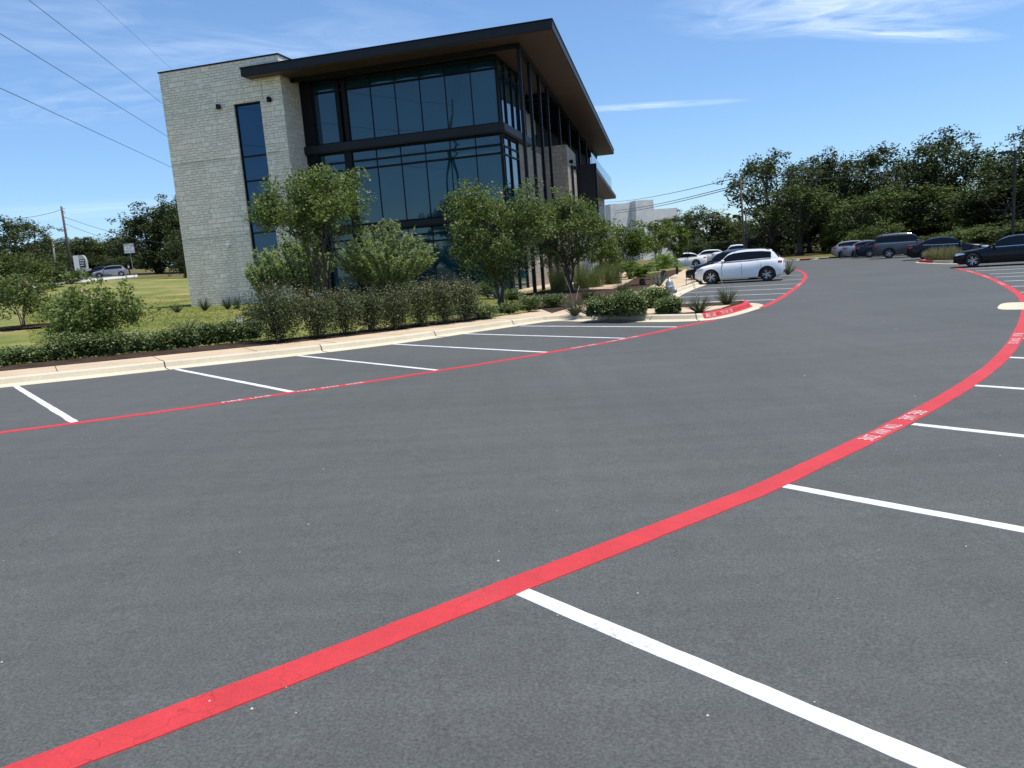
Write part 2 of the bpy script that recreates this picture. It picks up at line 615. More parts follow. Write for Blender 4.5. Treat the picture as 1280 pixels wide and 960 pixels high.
def between(name, A, B, dz, mat, n=24, edge=.12):
    """a slab of ground lying between two edge lines"""
    a, b = [v2(p) for p in A], [v2(p) for p in B]

    def res(p, n):
        L = [0]
        for s, e in zip(p, p[1:]): L.append(L[-1] + (e - s).length)
        o = []
        for i in range(n + 1):
            t = L[-1] * i / n
            for k in range(len(p) - 1):
                if t <= L[k + 1] + 1e-9:
                    o.append(p[k] + (p[k + 1] - p[k]) * ((t - L[k]) / max(1e-9, L[k + 1] - L[k])))
                    break
        return o
    a, b = res(a, n), res(b, n)
    mb = MB()
    m = 4
    for p, q in zip(a, b):
        row = [(p, -edge)] + [(p + (q - p) * (j / m), 0) for j in range(m + 1)] + [(q, -edge)]
        for r, e in row: mb.v.append((r.x, r.y, T(r.x, r.y) + dz + e))
    k = m + 3
    for i in range(n):
        for j in range(k - 1):
            mb.f.append((i * k + j, (i + 1) * k + j, (i + 1) * k + j + 1, i * k + j + 1)); mb.m.append(0)
    return flipup(mb.build(name, mat))


def struct(o, label, cat):
    return tag(o, label, cat, None, 'structure')


def text_mesh(body, height, stretch, name, mat, parent=None, thick=0.0):
    cu = bpy.data.curves.new(name, 'FONT')
    cu.body = body
    cu.align_x = 'LEFT'
    cu.size = 1
    cu.extrude = thick
    cu.resolution_u = 2
    t = bpy.data.objects.new(name, cu)
    C.objects.link(t)
    dg = bpy.context.evaluated_depsgraph_get()
    me = bpy.data.meshes.new_from_object(t.evaluated_get(dg))
    bpy.data.objects.remove(t); bpy.data.curves.remove(cu)
    xs = [v.co.x for v in me.vertices]; ys = [v.co.y for v in me.vertices]
    x0, y0, y1 = min(xs), min(ys), max(ys)
    k = height / (y1 - y0)
    for v in me.vertices:
        v.co.x = (v.co.x - x0) * k * stretch
        v.co.y = (v.co.y - y0) * k
    me.name = name
    me.materials.clear(); me.materials.append(mat)
    return link(name, me, parent)


G = lambda x, y, dz=0.0: gp(x, y, dz)

# kerb line (edge of the gutter), left to right, round the end island and up the second bank of stalls
kp = [G(x, y) for x, y in [(0, 485), (60, 478.5), (120, 472.3), (222, 461), (300, 452.8), (376, 444.5), (440, 437), (495, 430), (540, 423.8), (584, 416.8), (620, 411.6), (654, 406.5)]]
d0 = v2(kp[0]) - v2(kp[3]); d0.normalize()
lead = [v2(kp[0]) + d0 * 46, v2(kp[0]) + d0 * 24, v2(kp[0]) + d0 * 10]
fr = [G(x, y) for x, y in [(683, 402.3), (694, 401.2), (720, 401.8), (760, 402.4), (800, 402.8), (850, 402.4), (893, 400.2), (925, 393.5), (948, 386.2), (957, 382.8), (951, 379.6), (938, 378.6), (915, 380.2), (880, 382.6), (852, 383.4), (842, 381)]]
pe = [G(x, y) for x, y in [(843, 376), (850, 370), (860, 364.6), (874, 359.2), (888, 354), (897, 346), (906, 338), (912, 333)]]
KL = chaikin(lead + kp, 2)
KALL = resample(chaikin([KL[-1]] + fr + pe, 3), .22)
K1 = resample(KL, .5) + KALL[1:]
kn = normals(K1)


def nearest(pts, p):
    return min(range(len(pts)), key=lambda i: (pts[i] - v2(p)).length)


i_cor = nearest(K1, G(694, 401.2))
i_r0, i_r1 = nearest(K1, G(893, 400.2)), nearest(K1, G(944, 379))
i_path = nearest(K1, G(848, 372))

# asphalt everywhere the cars drive, base terrain to the horizon
struct(sheet('asphalt_lot', -62, 92, -24, 132, 1.0, 0, M['asphalt']), 'dark sealed asphalt of the parking lot and its curving drive', 'asphalt')
far_ground = sheet('terrain', -600, 600, -400, 800, 12, -.3, M['dry'])
struct(far_ground, 'dry grassy land around and beyond the parking lot', 'terrain')

PROF = [(0, .003), (.34, .010), (.40, .028), (.435, .125), (.46, .145), (.50, .152), (.60, .150), (.62, -.05)]


def kerb(name, a, b, red=False):
    mi = [0, 1, 1, 1, 1, 1, 1] if red else None
    return flipup(strip(name, K1[a:b + 1], PROF, [M['kerb'], M['red']], mi, None, kn[a:b + 1]))


struct(kerb('kerb', 0, i_cor), 'long pale concrete kerb and gutter along the left parking stalls', 'kerb')
struct(kerb('kerb', i_cor, i_r0), 'pale concrete kerb along the shrub side of the end island', 'kerb')
rk = struct(kerb('kerb', i_r0, i_r1, True), 'red painted kerb round the tip of the end island', 'kerb')
struct(kerb('kerb', i_r1, i_path), 'pale kerb on the far side of the end island by the yuccas', 'kerb')
struct(kerb('kerb', i_path, len(K1) - 1), 'pale kerb edge of the tan path beside the white parked cars', 'kerb')
# control joints in the kerb
acc = 0
mbj = MB()
for i in range(1, i_r0):
    acc += (K1[i] - K1[i - 1]).length
    if acc > 3.05:
        acc = 0
        p, n = K1[i], kn[i]
        t = Vector((n.y, -n.x))
        w = .012
        prev = None
        for (o, dz) in PROF[:7]:
            z = T(p.x, p.y) + dz + .003
            a = (p + n * (o - .004) - t * w, z); b = (p + n * (o - .004) + t * w, z)
            if prev:
                mbj.add([(prev[0][0].x, prev[0][0].y, prev[0][1]), (prev[1][0].x, prev[1][0].y, prev[1][1]), (b[0].x, b[0].y, b[1]), (a[0].x, a[0].y, a[1])], [(0, 1, 2, 3)])
            prev = (a, b)
struct(mbj.build('kerb_joint', M['dark']), 'dark control joints cut across the pale kerb', 'joint')

# walk behind the kerb
WALKP = [(.615, .02), (.615, .146), (1.2, .153), (2.02, .160), (2.02, .0)]
i_we = nearest(K1, G(672, 403.5))
struct(flipup(strip('walk', K1[:i_we], WALKP, M['walk'])), 'tan concrete walk running just behind the left kerb', 'walk')
mbj = MB()
acc = 0
for i in range(1, i_cor - 3):
    acc += (K1[i] - K1[i - 1]).length
    if acc > 1.5:
        acc = 0
        p, n = K1[i], kn[i]
        t = Vector((n.y, -n.x)) * .008
        a, b = p + n * .63, p + n * 2.01
        z = T(p.x, p.y)
        mbj.add([(a.x - t.x, a.y - t.y, z + .151), (a.x + t.x, a.y + t.y, z + .151), (b.x + t.x, b.y + t.y, z + .1635), (b.x - t.x, b.y - t.y, z + .1635)], [(0, 1, 2, 3)])
struct(mbj.build('walk_joint', M['stop']), 'thin brown joints scored across the tan walk', 'joint')

# the walk that leaves the corner, passes behind the hydrant and becomes the path
hz = .16
WL = [G(x, y, hz) for x, y in [(706, 386), (735, 377), (780, 367.5), (800, 362.5), (815, 355), (838, 345), (856, 336.5), (872, 332), (893, 329)]]
WR = [G(x, y, hz) for x, y in [(722, 390), (748, 382), (786, 373), (806, 369.6)]] + [Vector((p.x, p.y, 0)) for p in [K1[i] + kn[i] * .6 for i in (i_path + 2, (i_path + len(K1)) // 2, len(K1) - 1)]]
struct(between('path', WL, WR, hz, M['walk'], 30), 'tan concrete path curving past the hydrant to the far cars', 'path')
# the paved corner where the kerb walk meets the path
i_c2 = nearest(K1, G(722, 401.9))
cpts = [K1[i] + kn[i] * .605 for i in range(i_we - 1, i_c2)] + [v2(G(724, 389.5, .16)), v2(G(712, 384, .16)), v2(G(690, 384, .16)), K1[i_we - 1] + kn[i_we - 1] * 2.02]
bm = bmesh.new()
vs = [bm.verts.new((p.x, p.y, T(p.x, p.y) + .150)) for p in cpts]
es = [bm.edges.new((vs[i], vs[(i + 1) % len(vs)])) for i in range(len(vs))]
bmesh.ops.triangle_fill(bm, use_beauty=True, edges=es)
me = bpy.data.meshes.new('walk'); bm.to_mesh(me); bm.free(); me.materials.append(M['walk'])
flipup(struct(link('walk', me), 'tan paved corner where the kerb walk turns into the path', 'walk'))
# island ground
ISL = [K1[i] + kn[i] * .58 for i in range(i_cor + 6, i_path - 1)]
top = [G(x, y, .15) for x, y in [(700, 392), (760, 382), (800, 379), (836, 375.5)]]
bm = bmesh.new()
vs = [bm.verts.new((p.x, p.y, T(p.x, p.y) + .135)) for p in ISL] + [bm.verts.new((p.x, p.y, T(p.x, p.y) + .135)) for p in reversed(top)]
es = [bm.edges.new((vs[i], vs[(i + 1) % len(vs)])) for i in range(len(vs))]
bmesh.ops.triangle_fill(bm, use_beauty=True, edges=es)
me = bpy.data.meshes.new('mulch_bed'); bm.to_mesh(me); bm.free(); me.materials.append(M['mulch'])
flipup(struct(link('mulch_bed', me), 'dark mulch filling the end island between its kerbs', 'mulch'))
struct(between('walk', [G(x, y, .15) for x, y in [(790, 385.5), (845, 384.8), (900, 382), (914, 381)]], [G(x, y, .15) for x, y in [(790, 392.5), (845, 391.5), (885, 388.6), (902, 385)]], .152, M['walk'], 12), 'short tan strip of concrete crossing the end island', 'walk')

# lawns
wm = [G(x, y, hz) for x, y in [(712, 388.5), (742, 379.5), (784, 370), (806, 365.5), (822, 358), (846, 348), (868, 337), (884, 331)]]
LAWN = [(-62, -40)] + [tuple(K1[i] + kn[i] * 1.3) for i in range(0, i_cor - 3, 3)] + [(p.x, p.y) for p in wm] + [(-4, 72), (-20, 160), (-160, 230), (-200, -40)]
struct(sheet('lawn', -62, 30, -12, 100, .5, .105, M['lawn'], LAWN), 'mown green and straw coloured lawn round the office building', 'lawn')
struct(sheet('lawn', -190, 0, -40, 220, 4, .04, M['dry'], LAWN, [(-61, -11), (29, -11), (29, 99), (-61, 99)]), 'rough drier grass sloping up to the street', 'grass')

hd = Vector((.88, -.47))
row = [v2(G(1036, 323)), v2(G(1060, 321.8)), v2(G(1100, 323.3)), v2(G(1151, 325.3)), v2(G(1200, 332))]
vb = [p + hd * 5.7 for p in row[1:]]
VERGE = [(-40, 92), (6, 92), tuple(v2(G(940, 325.5))), tuple(v2(G(985, 326))), tuple(v2(G(1036, 323)))] + [tuple(p) for p in vb] + [(36, 27), (60, 8), (110, -6), (150, 60), (150, 190), (-40, 190)]
struct(sheet('verge', -40, 110, -6, 170, 1, .09, M['dry'], VERGE), 'dry grass verge under the oaks behind the parked cars', 'verge')
VK = [v2(p) for p in VERGE[2:5]]
VK = resample(VK, 1)
struct(flipup(strip('kerb', VK, [(-.35, .003), (-.02, .02), (.02, .15), (.3, .15), (.35, -.1)], M['kerb'])), 'pale kerb at the far end of the drive below the oaks', 'kerb')
struct(flipup(strip('kerb', resample(vb + [Vector((36, 27)), Vector((60, 8))], 1), [(-.35, .003), (-.02, .02), (.02, .15), (.3, .15), (.35, -.1)], M['kerb'])), 'pale kerb in front of the right hand row of cars', 'kerb')
rb = resample([v2(G(1000, 325.7)), v2(G(1012, 325))], .4)
struct(flipup(strip('kerb', [p + Vector((-.05, -.03)) for p in rb], [(-.03, .005), (-.01, .16), (.27, .16), (.3, 0)], M['red'])), 'short red painted piece of the far kerb', 'kerb')

# mulch beds
BED = [(2.0, .0), (2.0, .17), (2.6, .20), (3.3, .19), (3.75, .10)]
struct(flipup(strip('mulch_bed', K1[10:i_cor - 2], BED, M['mulch'])), 'dark mulch bed behind the tan walk, planted with shrubs', 'mulch')
struct(between('mulch_bed', [G(x, y, .12) for x, y in [(640, 372), (690, 362), (735, 352), (790, 346), (848, 337)]], [G(x, y, .16) for x, y in [(690, 391), (735, 378.5), (780, 368.5), (801, 363.5), (853, 338.5)]], .17, M['mulch'], 16), 'dark mulch bed of grasses and sago palms beside the path', 'mulch')
struct(between('gravel_bed', [G(x, y, .14) for x, y in [(725, 352), (760, 350), (800, 345)]], [G(x, y, .14) for x, y in [(738, 363), (768, 362), (786, 353)]], .19, M['gravel'], 8), 'pale tan decomposed granite among the ornamental grass', 'gravel')
struct(between('plaza', [G(x, y, .12) for x, y in [(600, 366), (640, 357), (690, 350), (740, 344), (800, 338)]], [G(x, y, .12) for x, y in [(612, 372), (645, 367), (688, 360), (740, 352), (800, 344)]], .18, M['walk'], 16), 'tan walk at the foot of the building behind the trees', 'walk')
_t0 = G(30, 410, .1)
mb = MB()
for (r, z) in ((0, .16), (.7, .15), (1.25, .08)):
    mb.v += [(_t0.x + r * math.cos(a * PI / 10) * 1.3, _t0.y + r * math.sin(a * PI / 10), T(_t0.x, _t0.y) + .105 + z - .05) for a in range(20)]
for i in range(2):
    for k in range(20): mb.f.append((i * 20 + k, i * 20 + (k + 1) % 20, (i + 1) * 20 + (k + 1) % 20, (i + 1) * 20 + k)); mb.m.append(0)
struct(flipup(mb.build('mulch_ring', M['mulch'])), 'low ring of mulch round the small crape myrtle on the lawn', 'mulch')

# red fire lane lines
RL = catmull([G(x, y) for x, y in [(0, 541), (93, 529.3), (200, 515), (290, 502), (365, 491), (460, 477.5), (547, 463.8), (620, 452.3), (684, 441.2), (740, 431.5), (782, 423.6), (820, 415.6), (850, 408.8), (880, 402.8), (893, 400.6)]], 6)
dd = RL[0] - RL[4]; dd.normalize()
RL = [RL[0] + dd * 30, RL[0] + dd * 10] + RL
RL2 = catmull([G(x, y) for x, y in [(952, 384.8), (966, 378), (980, 370.2), (993, 361), (1002, 353), (1006.5, 347.5), (1006, 343), (1001, 339.5), (993, 336.5)]], 6)
RRp = [(52, 960), (400, 828), (600, 749), (740, 695), (830, 660), (900, 632), (960, 608), (1045, 568), (1090, 546.5), (1126, 528), (1160, 509.5), (1185, 495.5), (1212, 478.5), (1236, 461.5), (1254, 445), (1266, 430), (1275, 414), (1280, 402), (1282.5, 391), (1282.5, 382), (1278.5, 373.5), (1270, 365.3), (1256, 356.8), (1240, 348.9), (1220, 341.6), (1205, 337.6), (1192, 334.2)]
RR = catmull([G(x, y) for x, y in RRp], 6)
dd = RR[0] - RR[6]; dd.normalize()
RR = [RR[0] + dd * 8] + RR
RR = resample(RR, .3); RL = resample(RL, .3); RL2 = resample(RL2, .3)


def stripe(name, pts, w, dz, mat):
    h = w / 2
    pts = resample(pts, .11) if True else pts
    ns = normals(pts)
    r = random.Random(int(w * 1e4) + len(pts))
    mb = MB()
    ea = eb = 0.0
    for p, n in zip(pts, ns):
        ea = ea * .6 + r.gauss(0, .002); eb = eb * .6 + r.gauss(0, .002)
        z = T(p.x, p.y) + dz
        for o, e in ((-h + ea - .003, .014), (-h + ea, 0), (0, 0), (h + eb, 0), (h + eb + .003, .014)): mb.v.append((p.x + n.x * o, p.y + n.y * o, z - e))
    for i in range(len(pts) - 1):
        for j in range(4):
            mb.f.append((i * 5 + j, (i + 1) * 5 + j, (i + 1) * 5 + j + 1, i * 5 + j + 1)); mb.m.append(0)
    return flipup(mb.build(name, mat))


redR = struct(stripe('fire_lane_line', RR, .195, .0055, M['red']), 'long red fire lane line sweeping across the near asphalt to the right', 'road marking')
redL = struct(stripe('fire_lane_line', RL, .17, .0055, M['red']), 'red fire lane line in front of the stalls along the left kerb', 'road marking')
redL2 = struct(stripe('fire_lane_line', RL2, .19, .0055, M['red']), 'curved red fire lane line closing the stalls of the white cars', 'road marking')


WORDS = [('FIRE', 0.0), ('LANE', .28), ('TOW', .76), ('AWAY', 1.03), ('ZONE', 1.31)]


def lettering(parent, pts, px, h, k, toward_end, dz=.0095, face=False):
    """FIRE LANE TOW AWAY ZONE stencilled along a red line, word by word"""
    i = nearest(pts, G(*px))
    total = 1.52 * k
    for word, s0 in WORDS:
        o = text_mesh(word, h, 1.0, 'lettering', M['stencil'], parent)
        w = max(v.co.x for v in o.data.vertices)
        for v in o.data.vertices:
            sx = s0 * k + v.co.x / w * .21 * k - total / 2
            s = sx if toward_end else -sx
            q_i, rem = i, s
            while rem > 0 and q_i < len(pts) - 2 and rem > (pts[q_i + 1] - pts[q_i]).length:
                rem -= (pts[q_i + 1] - pts[q_i]).length; q_i += 1
            while rem < 0 and q_i > 0:
                q_i -= 1; rem += (pts[q_i + 1] - pts[q_i]).length
            t = (pts[q_i + 1] - pts[q_i]).normalized()
            q = pts[q_i] + t * rem
            n = Vector((-t.y, t.x)) * (1 if toward_end else -1)
            if face:
                f = v.co.y / h
                q0 = q + n * (.394 + .034 * f)
                v.co = Vector((q0.x, q0.y, T(q.x, q.y) + .036 + .094 * f))
                continue
            q = q + n * (v.co.y - h / 2)
            v.co = Vector((q.x, q.y, T(q.x, q.y) + dz))
        flipup(o)


for px in [(1120, 532), (1269, 424), (1232, 345.7), (1252, 354.5), (1214, 339.5)]:
    lettering(redR, RR, px, .135, 1.0, False)
for px in [(372, 490), (765, 427)]:
    lettering(redL, RL, px, .12, 1.5, True)
lettering(redL2, RL2, (999, 356), .13, 1.2, True)
# the same words on the top of the red kerb
KR = K1[i_r0:i_r1 + 1]
lettering(rk, KR, (922, 394.5), .11, 1.25, True, face=True)

# white stall lines
ORD = ['first', 'second', 'third', 'fourth', 'fifth', 'sixth', 'seventh', 'eighth', 'ninth', 'tenth', 'eleventh', 'twelfth']


def wline(a, b, label, w=.1):
    return struct(stripe('stall_line', resample([v2(a), v2(b)], .5), w, .0045, M['white']), label, 'road marking')


LS = [((20, 483), (93, 528)), ((222, 462), (365, 490)), ((376, 445), (547, 463)), ((495, 430.5), (684, 440.5)), ((584, 417.4), (782, 423)), ((654, 407.6), (847, 408.8))]
for i, (a, b) in enumerate(LS):
    A_, B_ = v2(G(*a)), v2(G(*b))
    A_ = A_ + (A_ - B_).normalized() * .1
    wline(A_, B_, '%s white stall line from the left along the left kerb' % ORD[i])
A_, B_ = v2(G(20, 483)), v2(G(93, 528))
s1 = v2(G(222, 462)) - A_
wline(A_ - s1 * .98, B_ - s1 * .98, 'white stall line just outside the left edge of the photo')
RS = [((652, 740), (1180, 962)), ((980, 607.5), (1280, 663)), ((1141, 530.5), (1280, 545.5)), ((1216, 482), (1280, 486.3)), ((1254, 446.6), (1280, 448)), ((1274, 422.6), (1280, 423))]
rdir = None
for i, (a, b) in enumerate(RS):
    A_, B_ = v2(G(*a)), v2(G(*b))
    d = (B_ - A_).normalized()
    if i < 3: rdir = d
    else: d = (rdir * .7 + d * .3).normalized()
    wline(A_, A_ + d * 5.6, '%s white stall line from the camera along the right red line' % ORD[i])
S2 = [((847, 378.3), (969, 374.6)), ((843, 371.8), (986, 366.7)), ((857, 366), (995, 360.3)), ((877, 360.4), (1001, 354.5)), ((888, 355), (1004.5, 349)), ((897, 348), (1004, 343.6))]
for i, (a, b) in enumerate(S2): wline(G(*a), G(*b), '%s white stall line from the end island beside the white cars' % ORD[i])
S3 = [((1275, 365.5), (1280, 365.1)), ((1264, 358.2), (1280, 357.4)), ((1255, 351.5), (1280, 350.5)), ((1244, 346.5), (1280, 344.9)), ((1237, 342.6), (1280, 340)), ((1220, 338.6), (1280, 335.8)), ((1207, 336), (1230, 334.9))]
d3 = (v2(G(1280, 335.8)) - v2(G(1220, 338.6))).normalized()
for i, (a, b) in enumerate(S3):
    A_ = v2(G(*a))
    wline(A_, A_ + d3 * 5.6, '%s white stall line counted back from the black sedan row front' % ORD[i])

# flush concrete pad on the drive
c0 = v2(G(1271, 382.5))
mb = MB()
ring = []
for k in range(28):
    a = 2 * PI * k / 28
    ex = abs(math.cos(a)) ** .6 * math.copysign(1, math.cos(a)); ey = abs(math.sin(a)) ** .6 * math.copysign(1, math.sin(a))
    q = c0 + Vector((.81, -.585)) * ex * .38 + Vector((.585, .81)) * ey * 1.05
    ring.append(q)
mb.v = [(q.x, q.y, T(q.x, q.y) + .006) for q in ring]
mb.f = [tuple(range(28))]; mb.m = [0]
pad = flipup(mb.build('concrete_pad', M['kerb']))
struct(pad, 'small rounded cream concrete pad set flush beside the red line', 'pad')

# island by the black sedan
ci = v2(G(1180, 327.5))
isl = []
A1, A2 = v2(G(1141, 328.2)), v2(G(1196, 330.3))
ax = (A2 - A1).normalized(); ay = Vector((-ax.y, ax.x))
L = (A2 - A1).length
ring = [A1 + ax * (L / 2) + ax * (math.copysign(abs(math.cos(a)) ** .5, math.cos(a)) * L / 2) + ay * (1.3 + math.copysign(abs(math.sin(a)) ** .5, math.sin(a)) * 1.3) for a in [2 * PI * k / 40 for k in range(40)]]
cm = sum(ring, Vector((0, 0))) / 40
mb = MB()
for s, z in ((1.12, .004), (1.03, .02), (1.0, .16), (.9, .16), (.88, .12), (0.01, .13)):
    for q in ring:
        w = cm + (q - cm) * s
        mb.v.append((w.x, w.y, T(w.x, w.y) + z))
for i in range(5):
    for k in range(40):
        mb.f.append((i * 40 + k, i * 40 + (k + 1) % 40, (i + 1) * 40 + (k + 1) % 40, (i + 1) * 40 + k))
        q = ring[k]
        red = (q - cm).dot(ax) < -L * .12 and (q - cm).dot(ay) < .9
        mb.m.append(2 if i == 4 else (1 if red and i in (1, 2) else 0))
struct(flipup(mb.build('planted_island', [M['kerb'], M['red'], M['mulch']])), 'small kerbed island with a red nose in front of the black sedans', 'island')

# street on the rise at the left
SA = [G(x, y, .1) for x, y in [(-60, 372), (12, 363), (62, 357.5), (107, 352.5), (140, 349), (172, 346)]]
SB = [G(x, y, .1) for x, y in [(-60, 367.5), (12, 359.3), (62, 354), (107, 349.3), (140, 346.2), (172, 343.6)]]
struct(between('walk', SA, SB, .13, M['conc'], 24), 'pale roadside concrete strip across the top of the lawn', 'walk')
SC_ = [G(x, y, .1) for x, y in [(-60, 364), (12, 355.8), (62, 350.6), (107, 346.2), (140, 343.4), (172, 341)]]
struct(between('street', SB, SC_, .07, M['street'], 24), 'asphalt street beyond the lawn with two cars on it', 'street')

# debris flecks
rng = random.Random(5)
mb = MB()
fl = [(300, 691), (624, 690), (623, 702), (697, 770), (315, 887), (1098, 688), (1047, 749), (1250, 570), (102, 549), (113, 549), (157, 481), (145, 493), (150, 493), (227, 491), (282, 488), (287, 489), (376, 459), (1105, 402), (1120, 412), (1006, 470), (1218, 456), (1020, 377), (1085, 378), (1200, 408)]
for k in range(30): fl.append((rng.uniform(0, 1280), 400 + 520 * rng.random() ** 1.4))
for x, y in fl:
    p = G(x, y)
    if p.y > 30 or p.y < 1: continue
    s = rng.uniform(.004, .010) * (1 if rng.random() < .85 else 1.4)
    vs = [(p.x + rng.uniform(.6, 1) * s * math.cos(a), p.y + rng.uniform(.6, 1) * s * math.sin(a), T(p.x, p.y) + .004) for a in (0, 1.5, 3.1, 4.6)]
    mb.add(vs + [(p.x, p.y, T(p.x, p.y) + .003 + s * .8)], [(0, 1, 4), (1, 2, 4), (2, 3, 4), (3, 0, 4)])
tag(mb.build('grit', simple('pale grit', (.5, .48, .44), .8)), 'pale crumbs of grit scattered over the dark asphalt', 'grit', None, 'stuff')

# ------------------------------------------------------------------ the office building
BANG = R(-15.3)
BA = at(240, 388, 45.3)
BLD = empty('office_building', (BA.x, BA.y, 0), BANG, 'three storey stone and dark glass office building with a wide black roof', 'building')
BU = Vector((math.cos(BANG), math.sin(BANG), 0)); BV = Vector((-BU.y, BU.x, 0))
ZO = BA.z - .255                                    # all heights follow the base seen at the tower's corner
WS = -.067                                          # the long side runs back at a slight angle


def onv(x, y, v):
    """heights and widths read off the facade plane v"""
    d = Vector(ray(x, y)); P0 = Vector((BA.x, BA.y, 0)) + BV * v
    t = (P0 - Vector(EYE)).dot(BV) / d.dot(BV)
    q = Vector(EYE) + d * t - Vector((BA.x, BA.y, 0))
    return q.dot(BU), q.z


def onu(x, y, u):
    """v and height where a sight line meets the slanting side plane that starts at u"""
    d = Vector(ray(x, y))
    lo, hi = 5.0, 200.0
    f = lambda t: (lambda q: q.dot(BU) - (u + WS * (q.dot(BV) - 2)))(Vector(EYE) + d * t - Vector((BA.x, BA.y, 0)))
    for _ in range(60):
        m = (lo + hi) / 2
        if f(lo) * f(m) <= 0: hi = m
        else: lo = m
    q = Vector(EYE) + d * lo - Vector((BA.x, BA.y, 0))
    return q.dot(BV), q.z


TOP = 13.42
# stone tower with its slot window
mb = MB()
wu0, wu1, wz0, wz1 = 4.46, 6.12, 1.38, 11.24
for (a, b, c, d) in ((0, wu0, -.6, TOP), (wu1, 7.5, -.6, TOP), (wu0, wu1, wz1, TOP), (wu0, wu1, -.6, wz0)):
    mb.box(a, b, 0, .4, c, d)
mb.box(0, .4, .4, 9, -.6, TOP); mb.box(7.1, 7.5, .4, 9, -.6, TOP); mb.box(.4, 7.1, 8.6, 9, -.6, TOP)
mb.box(.4, 7.1, .4, 8.6, TOP - .6, TOP - .3)
tower = mb.build('stone_tower', M['stone'], BLD)
mb = MB(); mb.box(-.04, 7.54, -.04, .3, TOP, TOP + .07); mb.box(-.04, .3, .3, 9.04, TOP, TOP + .07); mb.box(7.2, 7.54, .3, 9.04, TOP, TOP + .07)
mb.build('coping', M['black'], tower)
jm = simple('joint sealant', (.2, .17, .13), .8)
for bx in ((.002, wu0 - .02, 8.45, 8.475), (wu1 + .02, 7.49, 8.45, 8.475), (.002, wu0 - .02, 4.25, 4.27), (wu1 + .02, 7.49, 4.25, 4.27), (6.3, 6.32, wz1 + .02, TOP - 1.2)):
    mb = MB(); mb.box(bx[0], bx[1], -.004, 0, bx[2], bx[3]); mb.build('movement_joint', jm, tower)
prng = random.Random(11)


def window(u0, u1, z0, z1, v, bars, frame=.07, gm=None, name='window', parent=BLD, verts=(), depth=.12, tilt=.25):
    """frame with bars, each pane of glass a sheet of its own set a hair out of true"""
    mb = MB()
    mb.box(u0, u0 + frame, v, v + depth, z0, z1); mb.box(u1 - frame, u1, v, v + depth, z0, z1)
    mb.box(u0 + frame, u1 - frame, v, v + depth, z0, z0 + frame); mb.box(u0 + frame, u1 - frame, v, v + depth, z1 - frame, z1)
    for b in bars: mb.box(u0 + frame, u1 - frame, v + .004, v + depth, b - frame / 2, b + frame / 2)
    o = mb.build(name, M['black'], parent)
    zs = [z0 + frame] + list(bars) + [z1 - frame]
    for a, b in zip(zs, zs[1:]):
        pane(u0 + frame, u1 - frame, a + frame * .5, b - frame * .5, v + depth * .6, o, gm or M['glass'], tilt)
    return o


def pane(u0, u1, z0, z1, v, parent, gm, tilt=.25):
    du = math.tan(R(prng.gauss(0, tilt))) * (u1 - u0) / 2
    dz = math.tan(R(prng.gauss(0, tilt * .6))) * (z1 - z0) / 2
    mb = MB()
    nx, nz = 6, 8
    bow = prng.uniform(-.004, .008)
    for j in range(nz + 1):
        for i in range(nx + 1):
            s, t = i / nx * 2 - 1, j / nz * 2 - 1
            mb.v.append((u0 + (u1 - u0) * i / nx, v + du * s * .5 + dz * t * .5 - bow * (1 - s * s) * (1 - t * t), z0 + (z1 - z0) * j / nz))
    for j in range(nz):
        for i in range(nx):
            a = j * (nx + 1) + i
            mb.f.append((a, a + 1, a + nx + 2, a + nx + 1)); mb.m.append(0)
    return mb.build('glass_pane', gm, parent, True)


window(wu0, wu1, wz0, wz1, .12, (8.44, 7.12, 4.28), .075, M['glassblue'])


def wall_light(u, v, z, side=False, parent=None):
    mb = MB()
    if not side:
        mb.box(u - .07, u + .07, v - .05, v, z - .08, z + .08)
        mb.lathe([(.105, 0), (.115, .02), (.115, .24), (.1, .26), (.02, .27)], 14, 0, Matrix.Translation((u, v - .17, z - .14)))
    else:
        mb.box(v, v + .05, u - .07, u + .07, z - .08, z + .08)
        mb.lathe([(.105, 0), (.115, .02), (.115, .24), (.1, .26), (.02, .27)], 14, 0, Matrix.Translation((v + .17, u, z - .14)))
    o = mb.build('wall_light', M['black'], parent)
    return o


wall_light(3.61, 0, 11.2, parent=tower); wall_light(6.76, 0, 11.2, parent=tower)
mb = MB(); mb.lathe([(.08, 0), (.09, .03), (.09, .12), (.02, .13)], 12, 0, Matrix.Translation((3.01, -.12, 3.6))); mb.box(2.98, 3.04, -.1, 0, 3.7, 3.76)
mb.lathe([(.0, -.07), (.05, -.05), (.075, 0)], 12, 0, Matrix.Translation((3.01, -.12, 3.6)))
mb.build('security_camera', M['signw'], tower)

# main mass behind the glass
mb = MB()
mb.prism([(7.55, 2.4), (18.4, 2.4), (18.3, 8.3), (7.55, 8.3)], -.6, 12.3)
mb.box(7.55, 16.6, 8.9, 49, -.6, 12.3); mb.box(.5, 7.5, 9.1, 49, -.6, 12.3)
mb.build('inner_wall', simple('dark interior', (.012, .013, .014), .9), BLD)

